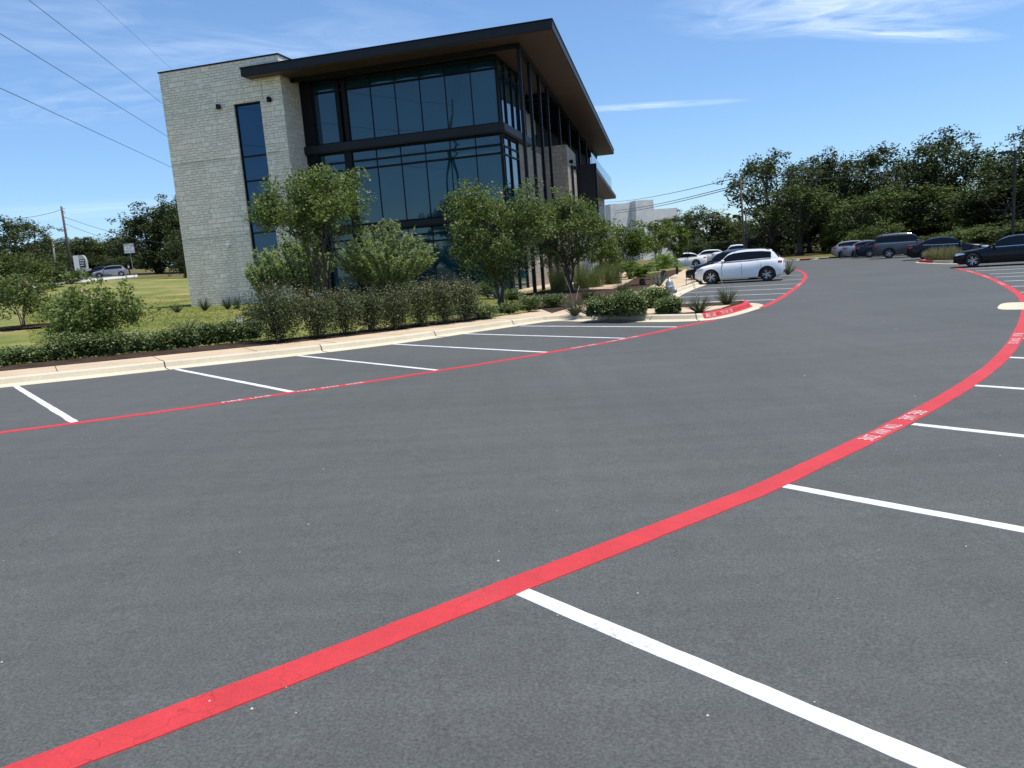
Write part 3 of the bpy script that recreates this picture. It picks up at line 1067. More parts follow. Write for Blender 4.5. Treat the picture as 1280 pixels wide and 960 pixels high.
# glazed front: three storeys
V0 = 2.0
UL, UR = 8.22, 18.9
mull = [10.27 + k * (UR - 10.27) / 6 for k in range(7)]
for (z0, z1, bars) in ((-.3, 3.93, (3.5, 3.08)), (4.28, 8.36, (7.8, 7.36)), (8.86, 12.33, (12.05, 11.66))):
    mb = MB()
    mb.box(UL - .03, UL + .04, V0 - .05, V0 + .1, z0, z1); mb.box(UR - .06, UR + .02, V0 - .05, V0 + .03, z0, z1)
    for u in mull[1:-1]: mb.box(u - .016, u + .016, V0 - .012, V0 + .08, z0, z1)
    for b in bars: mb.box(UL + .04, UR - .06, V0 - .06, V0 + .06, b - .045, b + .045)
    mb.box(UL + .04, UR - .06, V0 - .05, V0 + .1, z0, z0 + .06); mb.box(UL + .04, UR - .06, V0 - .05, V0 + .1, z1 - .06, z1)
    cw = mb.build('curtain_wall', M['black'], BLD)
    edges = [UL + .04, 9.55] + []
    zs = [z0 + .06] + sorted(bars) + [z1 - .06]
    for a, b in zip(zs, zs[1:]):
        pane(UL + .04, 9.75, a + .03, b - .03, V0 + .04, cw, M['glass'], .3)
        for u, w in zip(mull, mull[1:]): pane(u + .016, w - .016, a + .03, b - .03, V0 + .04, cw, M['glass'], .3)
# dark posts between the bays
mb = MB(); mb.box(7.5, 8.18, V0 - .1, V0 + .3, -.4, 12.33)
mb.build('corner_post', M['black'], BLD)
mb = MB(); mb.box(9.62, 9.86, V0 - .08, V0 + .02, 8.86, 12.33)
mb.build('post', M['black'], BLD)
mb = MB(); mb.box(10.02, 10.27, V0 - .08, V0 + .02, 8.86, 12.33)
mb.build('post', M['black'], BLD)
mb = MB(); mb.box(9.8, 10.25, V0 - .08, V0 + .02, -.3, 8.38)
mb.build('post', M['black'], BLD)


def su(v, u0=18.9): return u0 - .004 * (v - V0)


def sw(v, u0=18.9): return u0 + WS * (v - V0)


# storey bands wrapping the corner
for (z0, z1, out) in ((8.38, 8.84, .32), (3.94, 4.27, .16)):
    mb = MB()
    vend = 8.4
    mb.prism([(7.5, V0 - out), (UR + out, V0 - out), (su(vend) + out, vend), (su(vend) - .2, vend), (UR - .2, V0 + .12), (7.5, V0 + .12)], z0 + .06, z1)
    mb.prism([(7.5, V0 - out + .06), (UR + out - .06, V0 - out + .06), (su(vend) + out - .06, vend), (su(vend) - .2, vend), (UR - .2, V0 + .12), (7.5, V0 + .12)], z0, z0 + .06)
    mb.build('storey_band', M['fascia'], BLD)


def pane_side(v0, v1, z0, z1, parent, u0=18.9):
    mb = MB()
    tl = math.tan(R(prng.gauss(0, .15))) * (v1 - v0) / 2
    nx, nz = 4, 6
    for j in range(nz + 1):
        for i in range(nx + 1):
            v = v0 + (v1 - v0) * i / nx
            mb.v.append((su(v, u0) + tl * (i / nx - .5), v, z0 + (z1 - z0) * j / nz))
    for j in range(nz):
        for i in range(nx):
            a = j * (nx + 1) + i
            mb.f.append((a, a + 1, a + nx + 2, a + nx + 1)); mb.m.append(0)
    return mb.build('glass_pane', M['glass'], parent, True)


# glazing of the long side: returns a couple of bays
for (z0, z1, bars, vs) in ((-.3, 3.93, (3.5, 3.08), (2.12, 4.0, 5.9)), (4.28, 8.36, (7.8, 7.36), (2.12, 3.9, 5.7)), (8.86, 12.33, (12.05, 11.66), (2.12, 3.6, 5.1, 6.6, 8.1))):
    mb = MB()
    for v in vs:
        u = su(v)
        mb.box(u - .1, u + .05, v - .07, v + .07, z0, z1)
    for b in list(bars) + [z0 + .04, z1 - .04]:
        a, c = vs[0] + .07, vs[-1] - .07
        mb.prism([(su(a) + .03, a), (su(c) + .03, c), (su(c) - .08, c), (su(a) - .08, a)], b - .04, b + .04)
    cw = mb.build('curtain_wall', M['black'], BLD)
    zs = [z0 + .08] + sorted(bars) + [z1 - .08]
    for a, b in zip(zs, zs[1:]):
        for p, q in zip(vs, vs[1:]): pane_side(p + .07, q - .07, a + .04, b - .04, cw, 18.87)
# recessed stone beyond the glass
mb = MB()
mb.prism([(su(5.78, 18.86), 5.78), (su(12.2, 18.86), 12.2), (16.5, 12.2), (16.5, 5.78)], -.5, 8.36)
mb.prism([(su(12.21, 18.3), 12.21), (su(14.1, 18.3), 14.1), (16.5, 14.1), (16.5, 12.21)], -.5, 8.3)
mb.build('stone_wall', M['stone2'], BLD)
# stone block standing out under the roof
bf = 14.2
ub, ub1 = 20.2, 17.2
bl_ = 5.6
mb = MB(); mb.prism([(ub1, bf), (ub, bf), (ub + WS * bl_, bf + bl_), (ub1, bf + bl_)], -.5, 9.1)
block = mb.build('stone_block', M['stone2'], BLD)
for (x, y) in ((713.5, 200), (720, 206)):
    pass
wall_light(bf + 1.2, ub + WS * 1.2, 8.1, True, block); wall_light(bf + 3.4, ub + WS * 3.4, 7.9, True, block)
mb = MB(); mb.tube([(ub + WS * 1.7 + .12, bf + 1.7, 7.9), (ub + WS * 1.7 + .12, bf + 1.7, -.3)], .09, 8)
mb.build('downpipe', M['black'], block)
# pale terrace wall with a door on the top storey
mb = MB(); mb.prism([(17.3, 8.4), (18.6, 8.4), (18.6, 8.7), (sw(10.4, 17.9), 10.4), (sw(40, 17.9), 40), (16.4, 40), (16.4, 8.4)], 8.86, 12.2)
tw = mb.build('terrace_wall', M['render'], BLD)
for v in (11.2, 15, 21, 27, 33):
    mb = MB(); u = sw(v, 17.9); mb.prism([(u + .03, v - .5), (u + .03 + WS, v + .5), (u - .1, v + .5), (u - .1, v - .5)], 8.9, 11.1)
    d = mb.build('door', M['black'], tw)
    pane_side(v - .4, v + .4, 9.0, 11.0, d, 17.95 + (WS + .004) * (v - V0))
wall_light(9.6, sw(9.6, 18.1), 10.6, True, tw)
# terrace slab
mb = MB(); mb.prism([(16.5, 20.52), (18.59, 20.52), (18.0, 49), (16.5, 49)], 8.05, 8.36)
mb.build('terrace_slab', M['fascia'], BLD)

# roof: slab, fascia, timber soffit
RO = [(5.7, -.8), (22.55, -.8), (19.2, 49.4), (5.7, 49.4)]
notch = [(5.66, -.8), (22.55, -.8), (19.2, 49.4), (7.56, 49.4), (7.56, -.04), (5.66, -.04)]
mb = MB(); mb.prism(notch, 12.38, 12.78)
roof = mb.build('roof', M['fascia'], BLD)
ins = [(5.74, -.72), (22.47, -.72), (19.13, 49.32), (7.58, 49.32), (7.58, -.06), (5.74, -.06)]
mb = MB(); mb.prism(ins, 12.34, 12.38)
mb.build('soffit', M['wood'], roof)
edge = MB()
o_ = .035
edge.prism([(5.62, -.84), (22.59, -.84), (19.24, 49.44), (7.56, 49.44), (7.56, -.04), (5.62, -.04)], 12.78, 12.83)
edge.build('roof_edge', M['black'], roof)
# columns and the edge beam above them
cpos = [(20.46, .76), (20.22, 3.95), (20.04, 7.12), (19.81, 10.5), (19.36, 16.5), (18.96, 22.6), (18.55, 29.5), (18.15, 36.0), (17.7, 43.2), (17.3, 48.6)]
for k, (u, v) in enumerate(cpos):
    mb = MB()
    zb = -.6 if k < 4 else (9.1 if k == 4 else 8.62)
    mb.box(u - .085, u + .085, v - .085, v + .085, zb, 12.12)
    mb.build('column', M['black'], BLD)
mb = MB(); mb.prism([(cpos[0][0] - .13, .6), (cpos[0][0] + .13, .6), (cpos[-1][0] + .13, 48.8), (cpos[-1][0] - .13, 48.8)], 12.12, 12.34)
mb.prism([(cpos[0][0] - .15, .6), (cpos[0][0] - .15, .86), (7.6, 1.1), (7.6, .84)], 12.14, 12.34)
mb.build('edge_beam', M['black'], BLD)
mb = MB()
v = 13.0
while v < 48:
    uc = cpos[0][0] + (cpos[-1][0] - cpos[0][0]) * (v - .7) / 48
    mb.box(sw(v, 17.95) + .02, uc - .14, v - .09, v + .09, 12.02, 12.335)
    v += 1.55
mb.build('joist', M['black'], BLD, False)
for k, (u, v) in enumerate([(19.7, 12.9), (19.6, 13.6), (18.9, 25), (18.5, 32)]):
    pass
# ground floor columns further back
for (u, v) in ((20.9, 15.2), (20.7, 18.0), (20.5, 21.0)):
    pass
# dark balcony box, canopy and glass rail at the far end
mb = MB(); mb.prism([(19.3, 20.3), (21.1, 20.3), (21.09, 20.5), (19.3, 20.5)], 4.9, 8.36)
mb.build('balcony_screen', M['fascia'], BLD)
mb = MB(); mb.prism([(18.6, 20.52), (21.1, 20.52), (18.45, 55.5), (16.6, 55.5)], 8.0, 8.34)
can = mb.build('canopy', M['fascia'], BLD)
mb = MB(); mb.prism([(18.65, 20.56), (21.03, 20.56), (18.39, 55.4), (16.7, 55.4)], 7.95, 8.0)
mb.build('soffit', M['wood'], can)
mb = MB(); mb.box(21.11, 21.27, 20.3, 20.5, -.5, 8.36)
mb.build('column', M['black'], BLD)
mb = MB(); mb.tube([(20.0, 24, 5.6), (19.4, 33, 3.4)], .14, 6)
mb.build('brace', M['black'], BLD)
mb = MB(); mb.prism([(20.7, 22), (19.3, 45), (19.27, 45), (20.67, 22)], 8.36, 9.4)
mb.build('glass_rail', M['glass'], BLD)
mb = MB(); mb.prism([(16.55, 12), (18.3, 12.25), (17, 56), (16.55, 56)], -.5, 8.18)
mb.build('lower_wall', M['render'], BLD)

# ------------------------------------------------------------------ vegetation
def leaf_mesh(name, cen, size, mat, rng, up=.35, elong=1.7, axis=None, mi=None, mats=None, vary=.35):
    """many small diamond leaves, one per point"""
    n = len(cen)
    nr = rng.normal(size=(n, 3)); nr[:, 2] = np.abs(nr[:, 2]) + up
    nr /= np.linalg.norm(nr, axis=1)[:, None]
    if axis is None: ax = rng.normal(size=(n, 3))
    else: ax = axis + rng.normal(size=(n, 3)) * .25
    ax -= nr * (ax * nr).sum(1)[:, None]
    ax /= np.linalg.norm(ax, axis=1)[:, None] + 1e-9
    bx = np.cross(nr, ax)
    s = (size * (1 + rng.uniform(-vary, vary, n)))[:, None] / 2
    w = s / elong
    v = np.empty((n, 4, 3))
    v[:, 0] = cen - ax * s; v[:, 1] = cen + bx * w + nr * w * .35; v[:, 2] = cen + ax * s; v[:, 3] = cen - bx * w + nr * w * .35
    me = bpy.data.meshes.new(name)
    me.vertices.add(n * 4)
    me.vertices.foreach_set('co', v.reshape(-1).astype(np.float32))
    me.loops.add(n * 4)
    me.loops.foreach_set('vertex_index', np.arange(n * 4, dtype=np.int32))
    me.polygons.add(n)
    me.polygons.foreach_set('loop_start', np.arange(0, n * 4, 4, dtype=np.int32))
    for m in (mats or [mat]): me.materials.append(m)
    if mi is not None: me.polygons.foreach_set('material_index', mi.astype(np.int32))
    me.update(calc_edges=True)
    return me


def blade_mesh(name, base, tip, width, droop, mat, rng, seg=3, mats=None, mi=None):
    """long narrow blades that bend under their weight"""
    n = len(base)
    d = tip - base
    L = np.linalg.norm(d, axis=1)
    side = np.cross(d, rng.normal(size=(n, 3)))
    side /= np.linalg.norm(side, axis=1)[:, None] + 1e-9
    v = np.empty((n, (seg + 1) * 2, 3))
    for i in range(seg + 1):
        t = i / seg
        p = base + d * t
        p[:, 2] -= droop * L * t * t
        w = width * (1 - t * .85) / 2
        v[:, 2 * i] = p - side * w; v[:, 2 * i + 1] = p + side * w
    k = (seg + 1) * 2
    f = []
    for i in range(seg): f.append((2 * i, 2 * i + 1, 2 * i + 3, 2 * i + 2))
    f = np.array(f, dtype=np.int32)
    idx = (np.arange(n, dtype=np.int32)[:, None, None] * k + f[None]).reshape(-1)
    me = bpy.data.meshes.new(name)
    me.vertices.add(n * k); me.vertices.foreach_set('co', v.reshape(-1).astype(np.float32))
    me.loops.add(len(idx)); me.loops.foreach_set('vertex_index', idx)
    me.polygons.add(n * seg); me.polygons.foreach_set('loop_start', np.arange(0, n * seg * 4, 4, dtype=np.int32))
    for m in (mats or [mat]): me.materials.append(m)
    me.update(calc_edges=True)
    return me


def bez(p0, p1, p2, n=6):
    return [p0 * ((1 - t) ** 2) + p1 * (2 * t * (1 - t)) + p2 * (t * t) for t in [i / n for i in range(n + 1)]]


def oak_data(seed, h, rad, base_h, nclump, nleaf, leaf, mat, clump=(.7, 1.25), multi=1, bark='bark', squash=.8, lean=0.0):
    """trunk with limbs reaching into leaf clumps; returns two meshes"""
    rng = np.random.default_rng(seed)
    tr = MB()
    trunks = []
    for k in range(multi):
        a = 2 * PI * (k / max(1, multi)) + rng.uniform(0, 1)
        r0 = (.028 * h) / math.sqrt(multi)
        b = Vector((math.cos(a), math.sin(a), 0)) * (.02 * h if multi > 1 else 0)
        top = Vector((math.cos(a) * rad * (.3 if multi > 1 else .08) + lean, math.sin(a) * rad * (.3 if multi > 1 else .08), h * .62))
        mid = Vector((b.x * 2 + rng.uniform(-.1, .1) * rad, b.y * 2 + rng.uniform(-.1, .1) * rad, h * .34))
        pts = bez(b, mid, top, 7)
        tr.tube([p + Vector((rng.uniform(-1, 1), rng.uniform(-1, 1), 0)) * .012 * h * (1 if i else 0) for i, p in enumerate(pts)], [r0 * (1.35 if i == 0 else 1) * (1 - i / 7 * .7) for i in range(8)], 7)
        trunks.append(pts)
    C_ = []
    cz = (h + base_h) / 2; hz = (h - base_h) / 2
    while len(C_) < nclump:
        q = rng.normal(size=3); q /= np.linalg.norm(q)
        rr = rng.uniform(.45, 1) ** .6
        p = np.array([q[0] * rad * rr + lean * .5, q[1] * rad * rr, cz + q[2] * hz * rr])
        # taper below, uneven outline
        zf = (p[2] - base_h) / max(.1, h - base_h)
        if zf < .3 and rng.random() < .35: continue
        wob = 1 + .22 * math.sin(3 * math.atan2(q[1], q[0]) + seed) + .15 * math.sin(5 * q[2] + seed * 2)
        p[:2] *= wob
        C_.append((p, rng.uniform(*clump)))
    cen = []
    for p, cr in C_:
        pts = trunks[rng.integers(len(trunks))]
        k = rng.integers(2, 8)
        s = pts[k]
        e = Vector(p)
        m = (s + e) / 2 + Vector((0, 0, -.08 * (e - s).length)) + Vector(rng.normal(size=3)) * .12 * (e - s).length
        w = .009 * h * (1.15 - k * .1) / math.sqrt(multi) * 1.2
        br = bez(s, m, e, 5)
        tr.tube(br, [max(.008, w * (1 - i / 5 * .8)) for i in range(6)], 5, False)
        n = int(nleaf * (cr / clump[1]) ** 2)
        g = rng.normal(size=(n, 3)); g /= np.linalg.norm(g, axis=1)[:, None]
        g *= (rng.uniform(0, 1, n) ** .42)[:, None] * cr
        g[:, 2] *= squash
        # sub-lumps so the clump itself is ragged
        sub = rng.normal(size=(7, 3)) * cr * .45
        pick = rng.integers(0, 7, n)
        g = g * .55 + sub[pick]
        cen.append(p + g)
        # a few leaves along the branch
        nb = max(2, n // 14)
        t = rng.uniform(.5, 1, nb)
        bp = np.array([np.array(br[min(5, int(tt * 5))]) for tt in t]) + rng.normal(size=(nb, 3)) * .12 * cr
        cen.append(bp)
    cen = np.concatenate(cen)
    cen = cen[cen[:, 2] > base_h * .6]
    crown = leaf_mesh('crown', cen, leaf, mat, rng)
    t = bpy.data.meshes.new('trunk')
    t.from_pydata(tr.v, [], tr.f); t.materials.append(M[bark])
    t.polygons.foreach_set('use_smooth', [True] * len(tr.f))
    return t, crown


def plant(name, loc, rz, parts, label, cat, group=None, scale=(1, 1, 1)):
    e = empty(name, loc, rz, label, cat, group)
    e.scale = scale
    for nm, me in parts: link(nm, me, e)
    return e


prs = np.random.default_rng(4)
OAK = [oak_data(s, 10, r, b, n, 230, .27, M[m], (.75, 1.4)) for s, r, b, n, m in ((1, 3.6, 3.0, 44, 'oak'), (2, 3.2, 1.6, 46, 'oak'), (3, 4.2, 3.4, 50, 'oak'), (4, 3.0, 4.2, 34, 'oakl'), (5, 3.8, 1.2, 56, 'oakl'))]
TALL = oak_data(9, 10, 2.8, 4.6, 30, 240, .24, M['oak'], (.7, 1.25))
BUSHY = [oak_data(s, 5, 2.6, .15, 58, 230, .2, M[m], (.6, 1.05), 3) for s, m in ((21, 'oakl'), (22, 'oak'))]


def tree_at(px, py_top, Y, kind, label, wpx=None, name='oak_tree', group='oaks behind the car park', base=None, rz=None, hh=10.0, rr=3.6):
    """a tree standing at depth Y, its top where the photograph has it"""
    if group in ('oaks behind the car park', 'bushes along the verge', 'shrubs under the treeline'): Y *= 1.26
    if group in ('oaks behind the white cars', 'shrubs behind the white cars'): Y *= 1.22
    g = at(px, 320, Y)
    z0 = T(g.x, g.y) + .05
    top = at(px, py_top, Y)
    g = Vector((top.x + (g.x - top.x) * .9, top.y, z0))
    h = max(1.0, top.z - z0)
    s = h / hh
    sw = s if wpx is None else (wpx / FPX * math.hypot(g.x, g.y) / 2) / rr
    return plant(name, g, prs.uniform(0, 6.28) if rz is None else rz, [('trunk', kind[0]), ('crown', kind[1])], label, 'tree', group, (sw, sw, s))


# the oaks across the back and right
tree_at(968, 198, 78, OAK[2], 'tall open oak with sky gaps at the left end of the right treeline', 92)
tree_at(1012, 196, 80, OAK[0], 'dark oak with a narrow top second from the left end of the right treeline', 70)
tree_at(1052, 192, 78, OAK[1], 'dense dark oak rising behind the pale silver car', 85)
tree_at(1100, 190, 80, OAK[2], 'broad dark oak directly behind the grey off road wagon', 90)
tree_at(1188, 166, 72, TALL, 'tallest oak of the right treeline with a rounded flat crown on a bare stem', 78, rr=2.8)
tree_at(1142, 208, 74, OAK[1], 'full dark oak between the grey off road wagon and the tallest oak', 100)
tree_at(1230, 200, 70, OAK[3], 'pointed dark tree between the tallest oak and the lamp post', 60, rr=3.0)
tree_at(1275, 166, 64, TALL, 'tall oak cut by the right edge of the photo above the lamp post', 70, rr=2.8)
tree_at(1212, 226, 66, OAK[4], 'mid green spreading tree behind the black sedan bonnet', 110, rr=3.8)
tree_at(1260, 226, 60, OAK[0], 'dark lower oak standing just behind the lamp post', 100)
tree_at(1000, 232, 72, OAK[3], 'slender oak with bare dark stems near the far kerb', 75, rr=3.0)
tree_at(1075, 235, 70, OAK[4], 'low branched oak over the roofs of the pale silver cars', 90, rr=3.8)
tree_at(1130, 205, 92, OAK[0], 'dark oak far back between the treeline crowns', 95)
tree_at(1040, 215, 95, OAK[1], 'dark oak far back above the drive end', 110)
tree_at(1310, 200, 62, OAK[2], 'oak at the right just outside the edge of the photo', 110)
tree_at(1350, 190, 60, OAK[1], 'oak further right outside the photo', 120)
# behind the white cars
tree_at(890, 260, 95, OAK[1], 'round dark oak standing behind the parked white sedan', 80, group='oaks behind the white cars')
tree_at(925, 268, 92, OAK[4], 'round dark oak right of the timber pole behind the white cars', 62, group='oaks behind the white cars', rr=3.8)
tree_at(858, 268, 100, OAK[3], 'narrow green oak left of the round dark oaks behind the white sedan', 50, group='oaks behind the white cars', rr=3.0)
for x, t, Y, w, lb in ((1090, 280, 66, 60, 'bright green bush behind the roof of the grey off road wagon'), (1052, 278, 70, 46, 'rounded green bush behind the pale silver car'), (1215, 283, 54, 62, 'sunlit green bush behind the black sedan windscreen'), (1256, 277, 52, 75, 'large sunlit green bush behind the black sedan roof'), (1180, 292, 58, 50, 'green bush behind the dark sedan boot'), (1300, 276, 50, 70, 'green bush at the right just outside the photo')):
    tree_at(x, t, Y, BUSHY[0], lb, w, 'bush', 'bushes along the verge', hh=5, rr=2.6)
# under the treeline: a dark understorey of saplings
for i, (x, Y) in enumerate([(990, 84), (1030, 86), (1068, 84), (1112, 84), (1150, 80), (1186, 76), (1225, 72), (1262, 66)]):
    tree_at(x, 266 - (x - 990) * .03, Y, BUSHY[1], '%s dark shrub from the left in the shade under the right treeline' % ORD[i], 75, 'understorey_shrub', 'shrubs under the treeline', hh=5, rr=2.6)

# left background
LT = [(12, 276, 95, OAK[2], 75, 'dark oak crown at the far left edge above the lawn shrubs'), (-25, 285, 90, OAK[1], 80, 'oak just outside the left edge of the photo'),
      (70, 300, 190, OAK[1], 70, 'distant dark oak behind the leaning utility pole'), (105, 296, 195, OAK[0], 60, 'distant dark oak behind the monument sign'),
      (135, 294, 195, OAK[4], 60, 'distant dark oak behind the silver wagon on the street'), (160, 297, 180, OAK[1], 50, 'distant dark oak behind the white traffic sign'),
      (40, 305, 180, OAK[0], 60, 'distant dark oak left of the leaning utility pole'), (88, 300, 215, OAK[2], 60, 'farthest oak on the left skyline between the poles'), (150, 300, 215, OAK[0], 60, 'farthest oak on the left skyline right of the monument sign'), (120, 302, 210, OAK[1], 70, 'farthest oak on the left skyline above the monument sign')]
for x, t, Y, k, w, lb in LT:
    tree_at(x, t, Y, k, lb, w, group='oaks along the street', rr=3.8 if k is OAK[4] else 3.6)
DENSE = oak_data(61, 10, 3.4, .3, 90, 260, .27, M['oak'], (.8, 1.35), 2)
tree_at(196, 256, 124, DENSE, 'large dense dark oak at the left of the stone tower', 72, group='oaks along the street', rr=3.4)
tree_at(224, 246, 122, DENSE, 'dark tapering evergreen half hidden by the stone tower', 50, group='oaks along the street', rr=3.4)
tree_at(228, 290, 100, BUSHY[1], 'dark bushy cedar against the corner of the stone tower', 40, 'cedar_tree', 'oaks along the street', hh=5, rr=2.6)
for x, t, Y, w, lb in ((20, 318, 78, 60, 'broad green shrub on the slope under the far left oak'), (52, 325, 82, 44, 'pale flowering shrub on the slope below the leaning pole'), (-15, 315, 70, 70, 'green shrub on the slope outside the left edge'), (84, 336, 90, 28, 'small scrub at the foot of the leaning utility pole')):
    tree_at(x, t, Y, BUSHY[0], lb, w, 'bush', 'shrubs on the left slope', hh=5, rr=2.6)
for i, (x, t, Y, w) in enumerate(((66, 318, 165, 50), (96, 320, 170, 50), (126, 322, 172, 50), (152, 322, 160, 44), (40, 322, 150, 50))):
    tree_at(x, t, Y, BUSHY[1], '%s dark undergrowth clump from the left below the distant oaks on the street' % ORD[i], w, 'understorey_shrub', 'undergrowth along the street', hh=5, rr=2.6)
for i, (x, t, Y, w) in enumerate(((872, 300, 84, 50), (905, 302, 84, 50), (945, 300, 82, 50), (975, 302, 80, 40))):
    tree_at(x, t, Y, BUSHY[1], '%s dark shrub from the left below the round oaks behind the white cars' % ORD[i], w, 'understorey_shrub', 'shrubs behind the white cars', hh=5, rr=2.6)
# a belt of oaks behind the camera, mirrored in the glass
# crape myrtles
def crape_data(seed, h, rad, base_h, ncl, nl, leaf, multi=5, pink=.012, clump=(.3, .6), mat='crape', bark='barkp'):
    t, c = oak_data(seed, h, rad, base_h, ncl, nl, leaf, M[mat], clump, multi, bark, .85)
    if pink:
        n = len(c.polygons)
        rng = np.random.default_rng(seed + 50)
        co = np.empty(len(c.vertices) * 3, dtype=np.float32); c.vertices.foreach_get('co', co)
        z = co.reshape(-1, 4, 3)[:, 0, 2]
        c.materials.append(M['pink'])
        d = co.reshape(-1, 4, 3)[:, 0, :]
        out = np.linalg.norm(d[:, :2], axis=1) / rad + z / h
        keys = rng.normal(size=(9, 3)) * [rad * .55, rad * .55, .1] + [0, 0, h * .9]
        mi = np.zeros(n, dtype=np.int32)
        for k in keys:
            j = np.argmin(np.linalg.norm(d - k, axis=1) - out * .2)
            near = np.linalg.norm(d - d[j], axis=1) < .11
            mi[near] = 1
        c.polygons.foreach_set('material_index', mi)
    return t, c


def crape(px, base_y, top_y, wpx, seed, label, base_frac=.4, ncl=34, nl=170, leaf=.075, multi=5, dz=.12, hh=None, mat='crape', name='crape_myrtle', pink=.01, bark='barkp', deep=0):
    g = G(px[0], base_y, dz)
    if deep and g.y > deep:
        g = at(px[0], base_y, deep); g.z = T(g.x, g.y) + .1
    Y = g.y
    top = at(px[1], top_y, Y)
    rad = wpx / FPX * g.length / 2 * .80
    h = top.z - g.z - rad * .22
    t, c = crape_data(seed, h, rad, h * base_frac, ncl, int(nl * 1.7), leaf * 1.3, multi, pink, (rad * .24, rad * .44), mat, bark)
    return plant(name, g, 0, [('trunk', t), ('crown', c)], label, 'tree', 'crape myrtles round the building')


crape((408, 398), 378, 210, 158, 36, 'tall many stemmed crape myrtle in front of the stone tower and glass', .56, 30, 560, .10, 6, bark='bark', deep=34)
crape((626, 620), 387, 222, 150, 33, 'large leafy crape myrtle in front of the building corner', .26, 64, 300, .085, 4, bark='bark')
crape((713, 716), 366, 236, 118, 35, 'dark green crape myrtle under the stone block and balcony', .3, 56, 300, .095, 3, bark='bark')
crape((30, 25), 410, 336, 92, 37, 'small crape myrtle in a mulch ring on the lawn at far left', .3, 30, 150, .085, 5)
crape((112, 112), 424, 352, 118, 38, 'wide low crape myrtle bush just behind the shrubs by the kerb', .12, 40, 170, .085, 7)
crape((786, 782), 347, 276, 72, 40, 'small lime green tree among the sago palms', .38, 30, 200, .12, 3, mat='limeleaf', name='small_tree', pink=0)
crape((822, 826), 338, 268, 50, 41, 'darker small crape myrtle behind the sago palms', .3, 28, 200, .14, 4)
crape((845, 850), 334, 270, 40, 42, 'lime green sapling left of the round oaks beyond the path', .25, 24, 200, .16, 3, mat='limeleaf', name='small_tree', pink=0)
crape((758, 757), 350, 292, 50, 43, 'small leafy tree between the big crape myrtle and the lime green tree', .3, 24, 180, .12, 3, pink=0)


# feathery willows
def willow(px, base_y, top_y, wpx, seed, label, n=95, Y=37.0):
    n = int(n * 1.45)
    rng = np.random.default_rng(seed)
    g = at(px, base_y, Y)
    g.z = T(g.x, g.y) + .1
    top = at(px, top_y, g.y)
    h = top.z - g.z
    rad = wpx / FPX * g.length / 2
    st = MB()
    B, Tt = [], []
    for k in range(n):
        a = rng.uniform(0, 2 * PI)
        r = rad * math.sqrt(rng.uniform(0, 1))
        zt = h * (1.1 - .42 * (r / rad) ** 1.8) * rng.uniform(.72, 1.02)
        e = Vector((r * math.cos(a), r * math.sin(a), zt))
        s = Vector((e.x * .06, e.y * .06, h * rng.uniform(.02, .2)))
        m = Vector((e.x * .62, e.y * .62, h * .22 + zt * .2))
        pts = bez(s, m, e, 9)
        st.tube(pts, [.011 * (1 - i / 9 * .9) + .002 for i in range(10)], 4, False)
        nn = 92
        t = rng.uniform(.25, 1, nn)
        for tt in t:
            f = tt * 9; i = min(8, int(f))
            p = pts[i] + (pts[i + 1] - pts[i]) * (f - i)
            d = (pts[i + 1] - pts[i]).normalized()
            dd = (d + Vector(rng.normal(size=3)) * .45).normalized()
            B.append(p + dd * .1); Tt.append(dd)
    B = np.array(B); Tt = np.array(Tt)
    me = leaf_mesh('crown', B, .26, M['willow'], rng, .7, 4.6, Tt)
    e = empty('desert_willow', g, 0, label, 'shrub', 'feathery willows by the glass')
    st.build('trunk', M['willowstem'], e, True)
    link('crown', me, e)
    return e


willow(384, 373, 292, 80, 51, 'feathery pale green willow shrub in front of the blue slot window', 70)
willow(340, 377, 312, 52, 53, 'lower feathery green willow shrub at the foot of the slot window', 45)
willow(488, 369, 280, 122, 52, 'broad feathery willow shrub in front of the dark ground floor glass', 130)


